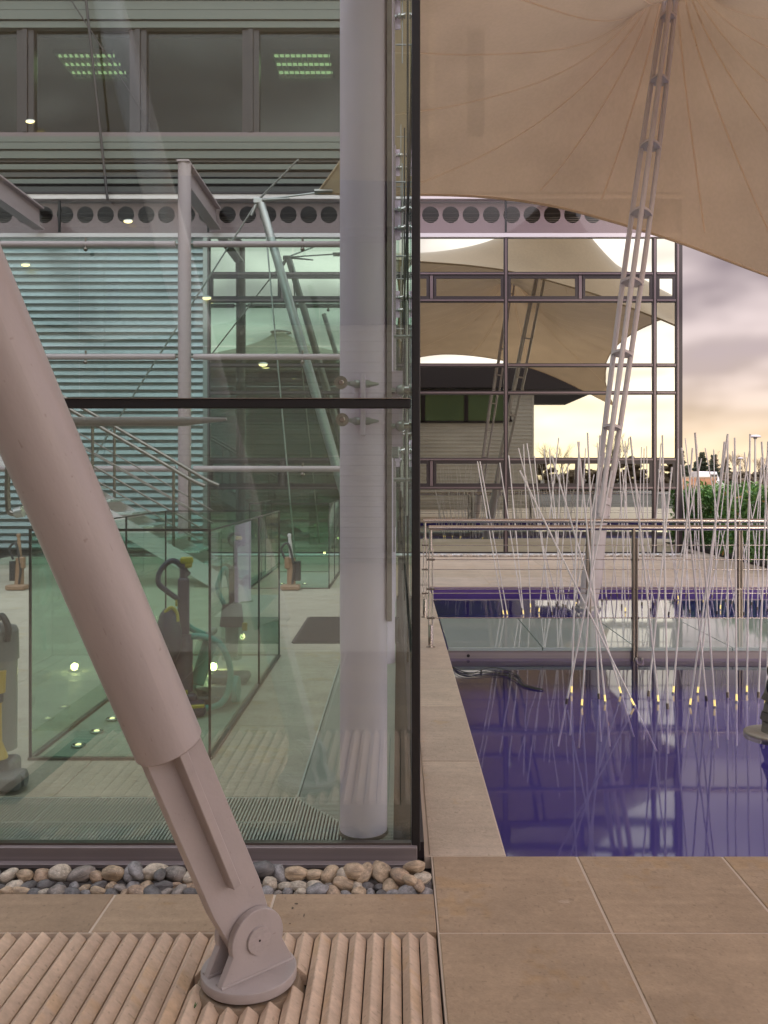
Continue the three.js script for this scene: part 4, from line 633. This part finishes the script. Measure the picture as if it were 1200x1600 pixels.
// ------------------------------------------------------------------ glass footbridge over the pool
{
  const br = thing('glass_footbridge', 'footbridge with glass deck panels and steel rails across the purple pool', 'footbridge', [0, 0, 0]);
  const zn = -7.6, zf = -9.22, y = 0;
  let x = 0.44; for (const xe of [1.276, 2.10, 2.95, 3.80, 4.65, 5.5, 6.35, 7.2, 8.05, 8.9]) { part(br, 'deck_panel', slab(x + 0.004, xe - 0.004, zf, zn, y, 0.03, 0.003), M.deck); x = xe; }
  for (const z of [zn - 0.03, zf + 0.03]) part(br, 'edge_beam', span(0.44, 9, -0.125, -0.034, z - 0.03, z + 0.02), M.frame);
  for (const xe of [1.276, 2.10, 2.95, 3.80, 4.65, 5.5]) part(br, 'cross_bearer', span(xe - 0.03, xe + 0.03, -0.11, -0.036, zf + 0.06, zn - 0.07), M.bronze);
  part(br, 'bolt_hole', rod(V(0.62, -0.075, zn - 0.012), V(0.62, -0.075, zn - 0.006), 0.014, 0.014, 16), M.black);
  for (const [z, xs] of [[zn, [0.288, 2.09, 3.89, 5.7]], [zf, [0.288, 2.04, 3.66, 5.4]]]) {
    const near = z === zn, h = near ? 1.055 : 1.035;
    part(br, 'handrail', rod(V(0.27, h, z), V(9, h, z), 0.024, 0.024, 20), M.steel);
    for (const yy of [0.775, 0.515, 0.26]) part(br, 'guard_wire', rod(V(0.288, yy, z), V(9, yy, z), 0.0045, 0.0045, 8), M.steel);
    xs.forEach((px, i) => {
      const low = i && near ? -0.12 : i ? -0.05 : 0.0;
      const post = i ? [rbox(0.022, h - low, 0.05, 0.004, px - 0.014, (h + low) / 2, z), rbox(0.016, h - low - 0.1, 0.045, 0.004, px + 0.014, (h + low) / 2 - 0.04, z)] : [rod(V(px - 0.016, 0.02, z), V(px - 0.016, h - 0.18, z), 0.007), rod(V(px + 0.016, 0.02, z), V(px + 0.016, h - 0.18, z), 0.007), rod(V(px, h - 0.2, z), V(px, h, z), 0.014), rod(V(px, 0, z), V(px, 0.2, z), 0.018), new THREE.CylinderGeometry(0.04, 0.04, 0.008, 20).translate(px, 0.005, z)];
      part(br, 'rail_post', post, i ? M.darkSteel : M.steel);
      for (const yy of [0.775, 0.515, 0.26]) part(br, 'wire_clamp', rod(V(px - 0.035, yy, z), V(px + 0.035, yy, z), 0.010, 0.010, 10), M.darkSteel);
      if (i && near) part(br, 'post_foot', tube([V(px, -0.09, z + 0.02), V(px + 0.01, -0.135, z + 0.05), V(px + 0.05, -0.14, z + 0.05), V(px + 0.055, -0.09, z + 0.02)], 0.014, 20), M.darkSteel);
    });
  }
}
// black cables trailing in the water below the bridge
{
  const hs = thing('cable_bundle', 'tangle of black cables trailing in the water below the bridge, from the pool edge', 'cables', [0, 0, 0]);
  for (let k = 0; k < 5; k++) { const pts = [[702, 1042], [730, 1050], [770, 1049], [800, 1057], [822, 1068], [846, 1078]].map(([px, py], i) => onY(px + rr(-3, 3), py + (i && i < 5 ? rr(-6, 7) : rr(-1, 1)), WATER + 0.006).add(V(0, rr(0, 0.008), 0))); part(hs, 'cable', tube(pts, 0.0026, 50, 8), M.dark); }
  part(hs, 'cable_tie', [onY(796, 1056, WATER + 0.01), onY(752, 1050, WATER + 0.01)].map((p) => new THREE.TorusGeometry(0.016, 0.004, 8, 16).rotateY(1.2).translate(p.x, p.y, p.z)), M.dark);
}
// light rods standing in the pool
{
  const tip = phy([0.9, 0.7, 0.3], 0.4, { emissive: lin(1, 0.74, 0.22), emissiveIntensity: 0.65 });
  const mk = (base, top, lit, label, group, dbl) => {
    const t = thing('pool_rod', label, 'rod', base.toArray(), group), d = top.clone().sub(base), k = 0.30 / d.y;
    part(t, 'shaft', rod(d.clone().multiplyScalar(-k), d, 0.0065, 0.0065, 10), M.rods);
    if (lit) { part(t, 'lit_sleeve', rod(d.clone().multiplyScalar(0.012 / d.y), d.clone().multiplyScalar(0.055 / d.y), 0.0071, 0.0071, 10), tip); part(t, 'sleeve_ring', rod(d.clone().multiplyScalar(0.0), d.clone().multiplyScalar(0.012 / d.y), 0.0115, 0.0115, 10), M.galv); }
    else part(t, 'sleeve_ring', rod(d.clone().multiplyScalar(0.0), d.clone().multiplyScalar(0.04 / d.y), 0.0105, 0.0105, 10), M.darkSteel);
  };
  const base = (px, py) => onY(px, py, WATER);
  const all = [], go = (bx, by, tx, ty, lit, lab, gr) => all.push([bx, by, tx, ty, lit, lab, gr]);
  const nth = (i) => ['first', 'second', 'third', 'fourth', 'fifth', 'sixth', 'seventh', 'eighth', 'ninth', 'tenth'][i] ?? (i + 1) + ([, 'st', 'nd', 'rd'][(i + 1) % 10 * ((i + 1) % 100 < 11 || (i + 1) % 100 > 13)] ?? 'th');
  const LN = ['white rod with lit foot before the footbridge', 'white rod with dark foot before the footbridge'], LF = ['white rod with lit foot behind the footbridge', 'white rod with dark foot behind the footbridge'];
  const GN = ['lit rods before the footbridge', 'unlit rods before the footbridge'], GF = ['lit rods behind the footbridge', 'unlit rods behind the footbridge'];
  // before the bridge: foot pixel -> tip pixel, read off the picture
  const near = [[893, 1084, 905, 690, 1], [909, 1104, 938, 680, 1], [936, 1092, 918, 676, 0], [946, 1098, 903, 690, 1], [971, 1085, 862, 712, 1], [992, 1104, 812, 735, 1], [1029, 1098, 985, 682, 1], [1043, 1108, 1035, 680, 0], [1052, 1084, 1082, 700, 1], [1078, 1103, 1137, 678, 1], [1090, 1084, 1132, 690, 1], [1104, 1095, 1065, 700, 0], [1117, 1105, 1086, 676, 1], [1151, 1097, 1148, 684, 1], [1167, 1083, 1172, 678, 1], [1185, 1090, 1200, 690, 0], [1013, 1088, 1050, 730, 0], [1137, 1090, 1137, 680, 0], [885, 1100, 956, 735, 0], [1196, 1102, 1215, 700, 1], [1220, 1098, 1190, 690, 1]];
  near.forEach(([bx, by, tx, ty, l]) => go(bx, by, tx, ty, l, LN[l ? 0 : 1], GN[l ? 0 : 1]));
  // behind it
  const some = [[787, 961, 746, 721, 1], [793, 961, 750, 721, 1], [818, 961, 795, 712, 1], [816, 955, 781, 723, 0], [829, 950, 818, 694, 1], [857, 946, 835, 712, 0], [842, 957, 873, 684, 1], [872, 944, 810, 700, 0], [884, 950, 850, 702, 0], [900, 948, 915, 700, 1]];
  some.forEach(([bx, by, tx, ty, l]) => go(bx, by, tx, ty, l, LF[l ? 0 : 1], GF[l ? 0 : 1]));
  for (let i = 0; i < 52; i++) {
    const bx = 858 + 355 * (i + R() * 0.8) / 52, by = rr(928, 962), l = R() < 0.1, lean = (R() + R() - 1) * 62;
    go(bx, by, bx + lean, rr(684, 742), l, LF[l ? 0 : 1], GF[l ? 0 : 1]);
  }
  for (const gr of new Set(all.map((a) => a[6]))) all.filter((a) => a[6] === gr).sort((a, b) => a[0] - b[0]).forEach(([bx, by, tx, ty, lit, lab], i) => {
    const b = base(bx, by), lean = tx < bx - 14 ? 'leaning left' : tx > bx + 14 ? 'leaning right' : 'nearly upright';
    mk(b, at(tx, ty, -b.z + rr(-0.35, 0.35)), lit, `${lab}, ${lean}, ${nth(i)} such from the left`, gr);
  });
}
// pump and cable coil on a pale disc at the right edge
{
  const p = onY(1207, 1146, WATER), t = thing('pool_pump', 'grey layered stump with a coil of black cable at the right pool edge', 'pump', p.toArray());
  part(t, 'plinth_disc', lathe([[0, -0.03], [0.17, -0.03], [0.17, 0.004], [0.16, 0.01], [0, 0.01]], 40), std([0.40, 0.36, 0.30], 0.7, 0, { map: stoneTex }));
  [[0.085, 0.00, 0.075], [0.092, 0.075, 0.05], [0.075, 0.125, 0.06], [0.088, 0.185, 0.045], [0.07, 0.23, 0.07]].forEach(([r, y, h], i) => part(t, 'stump_layer', rod(V(0.02, y + 0.004, 0), V(0.02 + 0.004 * i, y + h, 0), r, r * 0.92, 28), stone(i % 2 ? [0.16, 0.14, 0.12] : [0.26, 0.23, 0.19])));
  for (let k = 0; k < 4; k++) part(t, 'cable_loop', new THREE.TorusGeometry(0.075 + 0.006 * k, 0.006, 8, 40).rotateY(0.4 + 0.2 * k).rotateZ(0.2 * k).translate(0.01, 0.31 + 0.008 * k, 0.03), M.black);
  part(t, 'cable_tail', tube([V(-0.02, 0.38, 0.02), V(0.0, 0.48, 0), V(0.03, 0.60, -0.02), V(0.06, 0.75, -0.04)], 0.006, 30), M.black);
}

// ------------------------------------------------------------------ what closes the court behind the viewer (seen as reflections), plus an added side wing
{
  const b = thing('clad_building', 'ribbed grey building behind the viewer, mirrored in the far glazing', 'building', [0, 0, 0]), z = 8.2, x0 = -14, x1 = 6.45, H = 5.7;
  const prof = []; const p = 0.18; for (let y = 0; y < H - p; y += p) prof.push([0, y], [0, y + p * 0.45], [0.035, y + p * 0.55], [0.035, y + p * 0.92]); prof.push([0, H]);
  const s = new THREE.Shape(); s.moveTo(-0.1, 0); prof.forEach(([a, y]) => s.lineTo(a, y)); s.lineTo(-0.1, H); s.closePath();
  const wx = [[0.3, 6.0]], w0 = 4.25, w1 = 5.55;
  part(b, 'ribbed_wall', (() => { const g = new THREE.ExtrudeGeometry(s, { depth: x1 - x0, bevelEnabled: false }).rotateY(Math.PI / 2); const q = g.toNonIndexed ? (g.index ? g.toNonIndexed() : g) : g; return uvm(q.translate(x0, 0, z), 0.5); })(), M.cladB);
  part(b, 'end_wall', span(x1, x1 + 0.1, 0, H, z - 0.04, z + 9), M.cladB);
  part(b, 'roof', span(x0, 9.8, 5.72, 6.75, z - 0.5, z + 9), std([0.045, 0.035, 0.04], 0.6), 'dark overhanging roof edge');
  for (let i = 0; i < 9; i++) { const a = -13 + i * 2.05; part(b, 'window_pane', span(a, a + 1.85, w0, w1, z - 0.16, z - 0.10), std([0.16, 0.24, 0.14], 0.05, 0.6)); part(b, 'window_frame', span(a + 1.85, a + 2.05, w0 - 0.06, w1 + 0.06, z - 0.2, z - 0.06), M.bronze); }
  part(b, 'window_band', [span(-13.1, 5.5, w1 + .002, w1 + 0.1, z - 0.2, z - 0.05), span(-13.1, 5.5, w0 - 0.1, w0 - 0.002, z - 0.2, z - 0.05)], M.bronze);
}
{
  const b = thing('added_side_wing', 'added unseen ribbed grey wing left of the viewer, cutting light from the left', 'building', [0, 0, 0]), prof = [], p = 0.18, H = 7, x = -12.6;  // unseen wing added to keep sky light off the left of the strut
  for (let y = 0; y < H - p; y += p) prof.push([0, y], [0, y + p * 0.45], [0.035, y + p * 0.55], [0.035, y + p * 0.92]); prof.push([0, H]);
  const s = new THREE.Shape(); s.moveTo(-0.1, 0); prof.forEach(([a, y]) => s.lineTo(a, y)); s.lineTo(-0.1, H); s.closePath();
  part(b, 'ribbed_wall', uvm(new THREE.ExtrudeGeometry(s, { depth: 24, bevelEnabled: false }).translate(x, 0, -16), 0.5), M.cladB); part(b, 'roof_edge', span(x - 6, x + 0.12, H + 0.002, H + 0.3, -16, 8), M.bronze);
}
function bareTree(p, h, label, seed, group, col = [0.10, 0.07, 0.05]) {
  const r = rng(seed), t = thing('bare_tree', label, 'tree', p.toArray(), group), m = std(col, 0.9), trunk = [], twig = [];
  const grow = (a, dir, len, rad, lv) => {
    const b = a.clone().addScaledVector(dir, len); (lv === 0 ? trunk : twig).push(rod(a, b, rad, rad * 0.7, lv < 2 ? 8 : 4)); if (lv >= 5) return;
    const n = lv === 0 ? 5 : lv < 3 ? 3 : 3; for (let i = 0; i < n; i++) { const q = dir.clone().multiplyScalar(1).add(V(r() - 0.5, r() * 0.5 - 0.05, r() - 0.5).multiplyScalar(1.15)).normalize(); grow(a.clone().addScaledVector(dir, len * (0.6 + 0.4 * r())), q, len * (0.58 + 0.2 * r()), rad * 0.55, lv + 1); }
  };
  grow(V(0, 0, 0), V(0.03, 1, 0.02).normalize(), h * 0.34, h * 0.014, 0);
  part(t, 'trunk', trunk, m); part(t, 'crown', twig, m);
}
{ // belt of bare scrub and trees closing the view behind, mirrored low in the glazing
  const sc = [], r5 = rng(16); for (let i = 0; i < 2600; i++) { const x = -10 + 70 * r5(), k = r5(), s = 0.18 + 0.35 * r5(); sc.push(new THREE.IcosahedronGeometry(s, 0).scale(1, 0.7, 1).rotateY(r5() * 6).translate(x, k * (2.3 + 1.3 * n3(x * 0.25, 1, 4) + 0.5 * n3(x, 3, 4)), 56 + 5 * r5())); }
  const m = part(scene, 'tree_belt', sc, std([0.12, 0.085, 0.05], 0.95)); m.userData = { kind: 'stuff', label: 'brown belt of scrub far behind the viewer, mirrored low in the glazing', category: 'scrub' };
}
bareTree(V(13.5, 0, 40), 5.2, 'bare tree behind the viewer, left one of two mirrored in the glazing', 3, 'bare trees behind the viewer');
bareTree(V(19.5, 0, 44), 6.6, 'bare tree behind the viewer, right one of two mirrored in the glazing', 9, 'bare trees behind the viewer');

// ------------------------------------------------------------------ hedge, road, trees beyond
{
  const hx0 = 6.28, hx1 = 9.6, hz0 = -21, hz1 = -13.3;
  struct('planting_bed', uvm(span(6.12, 15, -0.06, 0.02, -24, -13.2), 0.5), M.soil);
  const h = thing('hedge', 'dense green leafy hedge beyond the rods, right of the mirrored building', 'hedge', [0, 0, 0]);
  const lf = new THREE.Shape(); lf.moveTo(0, 0); lf.quadraticCurveTo(0.032, 0.035, 0, 0.10); lf.quadraticCurveTo(-0.032, 0.035, 0, 0); const g = new THREE.ShapeGeometry(lf, 3); { const p = g.attributes.position; for (let i = 0; i < p.count; i++) p.setZ(i, -Math.abs(p.getX(i)) * 0.5); g.computeVertexNormals(); }
  const N = 26000, im = shadow(new THREE.InstancedMesh(g, phy([0.15, 0.33, 0.09], 0.5, { transmission: 0.25, thickness: 0, side: THREE.DoubleSide }), N)), mt = new THREE.Matrix4(), q = new THREE.Quaternion(), e = new THREE.Euler(), c = new THREE.Color();
  const rs = rng(77);
  for (let i = 0; i < N; i++) {
    let x, y, z; const f = rs(); const bump = (a, b2) => 0.16 * n3(a * 1.6, b2 * 1.6, 2) + 0.10 * n3(a * 4, b2 * 4, 5);
    z = hz0 + (hz1 - hz0) * rs();
    if (f < 0.55) { y = 0.12 + 1.1 * rs(); x = hx0 + bump(y, z) + 0.3 * rs() * rs() - 0.02; } else if (f < 0.8) { x = hx0 + (hx1 - hx0) * rs(); y = 1.22 + bump(x, z) - 0.22 * rs() * rs(); } else { y = 0.1 + 1.15 * rs(); x = hx0 + (hx1 - hx0) * rs(); z = hz1 + bump(x, y) * 0.8 - 0.3 * rs(); }
    e.set(rs() * 6.3, rs() * 6.3, rs() * 6.3); q.setFromEuler(e); const s = 0.7 + 0.8 * rs(); mt.compose(V(x, y, z), q, V(s, s, s)); im.setMatrixAt(i, mt); const k = rs(); c.setRGB(0.7 + 0.7 * k, 0.75 + 0.45 * k, 0.6 + 0.5 * rs()); if (rs() < 0.015) c.setRGB(4, 1.0, 0.9); im.setColorAt(i, c);
  }
  im.name = 'foliage'; im.userData = { kind: 'stuff' }; h.add(im);
  for (let i = 0; i < 26; i++) { const x = rr(hx0 + 0.2, hx1 - 0.1), z = rr(hz0, hz1 - 0.2); part(h, 'stem', rod(V(x, 0, z), V(x + rr(-0.15, 0.15), 1.05, z + rr(-0.15, 0.15)), 0.02, 0.008, 6), std([0.06, 0.04, 0.03], 0.9)); }
  part(h, 'inner_twigs', (() => { const a = []; const r2 = rng(4); for (let i = 0; i < 700; i++) { const p = V(hx0 + 0.25 + (hx1 - hx0 - 0.4) * r2(), 0.15 + 0.9 * r2(), hz0 + (hz1 - hz0 - 0.3) * r2()); a.push(rod(p, p.clone().add(V(r2() - 0.5, r2() * 0.6, r2() - 0.5).multiplyScalar(0.7)), 0.012, 0.006, 4)); } return a; })(), std([0.035, 0.03, 0.02], 0.9)).userData.kind = 'stuff';
}
{
  struct('road', uvm(span(9, 140, -0.064, -0.03, -62, -44), 0.3), M.asphalt);
  struct('verge', uvm(span(9.7, 160, -0.064, 0.01, -43.9, -21), 0.5), std([0.12, 0.10, 0.05], 0.95, 0, { map: stoneTex }));
  struct('field', uvm(span(-60, 260, -0.3, -0.035, -400, -62.2), 0.2), std([0.13, 0.11, 0.06], 0.95, 0, { map: stoneTex }));
  // low brick wall across the road, built of courses
  const wl = thing('brick_wall', 'low orange brick wall across the road, behind the hedge', 'wall', [0, 0, 0]), D = 64, x0 = at(1062, 0, D).x, x1 = at(1119, 0, D).x;
  const brick = [std([0.46, 0.24, 0.13], 0.85), std([0.52, 0.29, 0.16], 0.85), std([0.42, 0.20, 0.11], 0.85)];
  part(wl, 'wall_core', span(x0, x1, 0, 1.45, -D - 0.3, -D), std([0.40, 0.30, 0.22], 0.9)); part(wl, 'coping', span(x0 - 0.05, x1 + 0.05, 1.45, 1.55, -D - 0.33, -D + 0.04), M.stones[1]);
  for (let k = 0; k < 5; k++) for (let i = 0; i < 3; i++) { const w = (x1 - x0) / 3; part(wl, 'brick_course', span(x0 + i * w + 0.02, x0 + (i + 1) * w - 0.02, 0.05 + k * 0.28, 0.05 + k * 0.28 + 0.25, -D, -D + 0.03), brick[(i + k) % 3]); }
  const vn = thing('van', 'white van parked behind the orange brick wall', 'van', [at(1104, 0, 70).x, 0, -70]);
  part(vn, 'body', extr([[-1.1, 0.35], [1.1, 0.35], [1.1, 1.0], [0.75, 1.25], [0.5, 1.95], [-1.1, 2.0]], 1.7, 0.05).translate(0, 0, -0.85), std([0.75, 0.72, 0.72], 0.3)); part(vn, 'side_window', span(0.0, 0.55, 1.25, 1.75, 0.88, 0.91), M.black);
  for (const x of [-0.7, 0.75]) part(vn, 'wheel', rod(V(x, 0.3, 0.75), V(x, 0.3, 0.93), 0.3, 0.3, 20), M.dark);
  const rf = thing('roadside_rail', 'long pale roadside rail behind the hedge', 'rail', [0, 0, 0]); part(rf, 'rail_bar', span(17, 60, 0.55, 0.67, -50.05, -50), M.white); for (let i = 0; i < 15; i++) part(rf, 'rail_post', span(17.5 + i * 2.8, 17.62 + i * 2.8, 0, 0.55, -50.08, -50.0), M.white);
  const lampAt = (px, py, D, label) => { const p = at(px, py, D), t = thing('street_lamp', label, 'street lamp', [p.x, 0, p.z]); part(t, 'pole', rod(V(0, 0, 0), V(0, p.y - 0.12, 0), 0.075, 0.05, 14), M.galv); part(t, 'lamp_disc', lathe([[0, 0.10], [0.18, 0.09], [0.30, 0.02], [0.32, -0.02], [0.29, -0.05], [0, -0.06]]).translate(0, p.y, 0), M.white); part(t, 'neck', rod(V(0, p.y - 0.14, 0), V(0, p.y - 0.05, 0), 0.08, 0.12, 14), M.galv); };
  lampAt(1180, 682, 48, 'tall street lamp with a flat white disc head, at the right edge'); lampAt(1157, 716, 92, 'smaller, farther street lamp with a disc head left of the tall one');
  function conifer(px, top, D, w, label, seed, dense = 1) {
    const r = rng(seed), base = at(px, CY, D), hgt = EYE + (CY - top) / F * D, t = thing('conifer_tree', label, 'tree', [base.x, 0, base.z], 'dark conifers on the skyline');
    part(t, 'trunk', rod(V(0, 0, 0), V(0, hgt * 0.95, 0), hgt * 0.02, 0.02, 7), std([0.06, 0.045, 0.035], 0.9));
    const a = []; const n = Math.floor(420 * dense);
    for (let i = 0; i < n; i++) { const k = Math.pow(r(), 0.8), y = hgt * (0.12 + 0.88 * k), rad = w * Math.pow(1 - k, 0.75) * (0.55 + 0.45 * r()) * (0.75 + 0.35 * Math.sin(k * 40)), th = r() * 6.3; const p = V(Math.cos(th) * rad, y, Math.sin(th) * rad), s = 0.22 + 0.3 * r(); const g = new THREE.ConeGeometry(s * 0.45, s * 1.7, 4).rotateZ(-1.3 - 0.4 * r()).rotateY(-th).translate(p.x, p.y, p.z); a.push(g); }
    part(t, 'crown', a, std([0.045, 0.055, 0.03], 0.9));
  }
  conifer(1064, 706, 120, 1.6, 'dark conifer at the corner of the mirrored building', 21); conifer(1097, 708, 125, 1.9, 'broad dark conifer above the white van', 22, 1.4); conifer(1088, 722, 130, 1.5, 'shorter conifer left of the broad one', 23);
  conifer(1115, 712, 122, 1.4, 'slim conifer right of the broad one', 24); conifer(1133, 720, 130, 1.7, 'conifer in the middle of the skyline gap', 25); conifer(1194, 728, 125, 1.5, 'conifer near the right edge behind the tall lamp', 26); conifer(1075, 728, 128, 1.3, 'low conifer beside the corner conifer', 27);
  for (const [px, h, s, l] of [[1150, 6.2, 31, 'bare tree on the skyline right of the conifers'], [1165, 5.2, 32, 'bare tree left of the tall street lamp'], [1184, 5.6, 33, 'bare tree right of the tall street lamp'], [1125, 5.6, 34, 'bare tree among the conifers']]) bareTree(at(px, CY, 118).setY(0), h, l, s, 'bare trees on the skyline', [0.13, 0.085, 0.06]);
  const sc = []; const r5 = rng(15); for (let i = 0; i < 1500; i++) { const x = 38 + 40 * r5(), k = r5(), s = 0.25 + 0.4 * r5(); sc.push(new THREE.IcosahedronGeometry(s, 0).scale(1, 0.7, 1).rotateY(r5() * 6).translate(x, k * (1.5 + 0.8 * n3(x * 0.4, 1, 1)), -104 - 6 * r5())); }
  const sm2 = part(scene, 'far_scrub', sc, std([0.10, 0.075, 0.045], 0.95)); sm2.userData = { kind: 'stuff', label: 'brown scrub along the foot of the skyline trees', category: 'scrub' };
}
renderer.render(scene, camera);
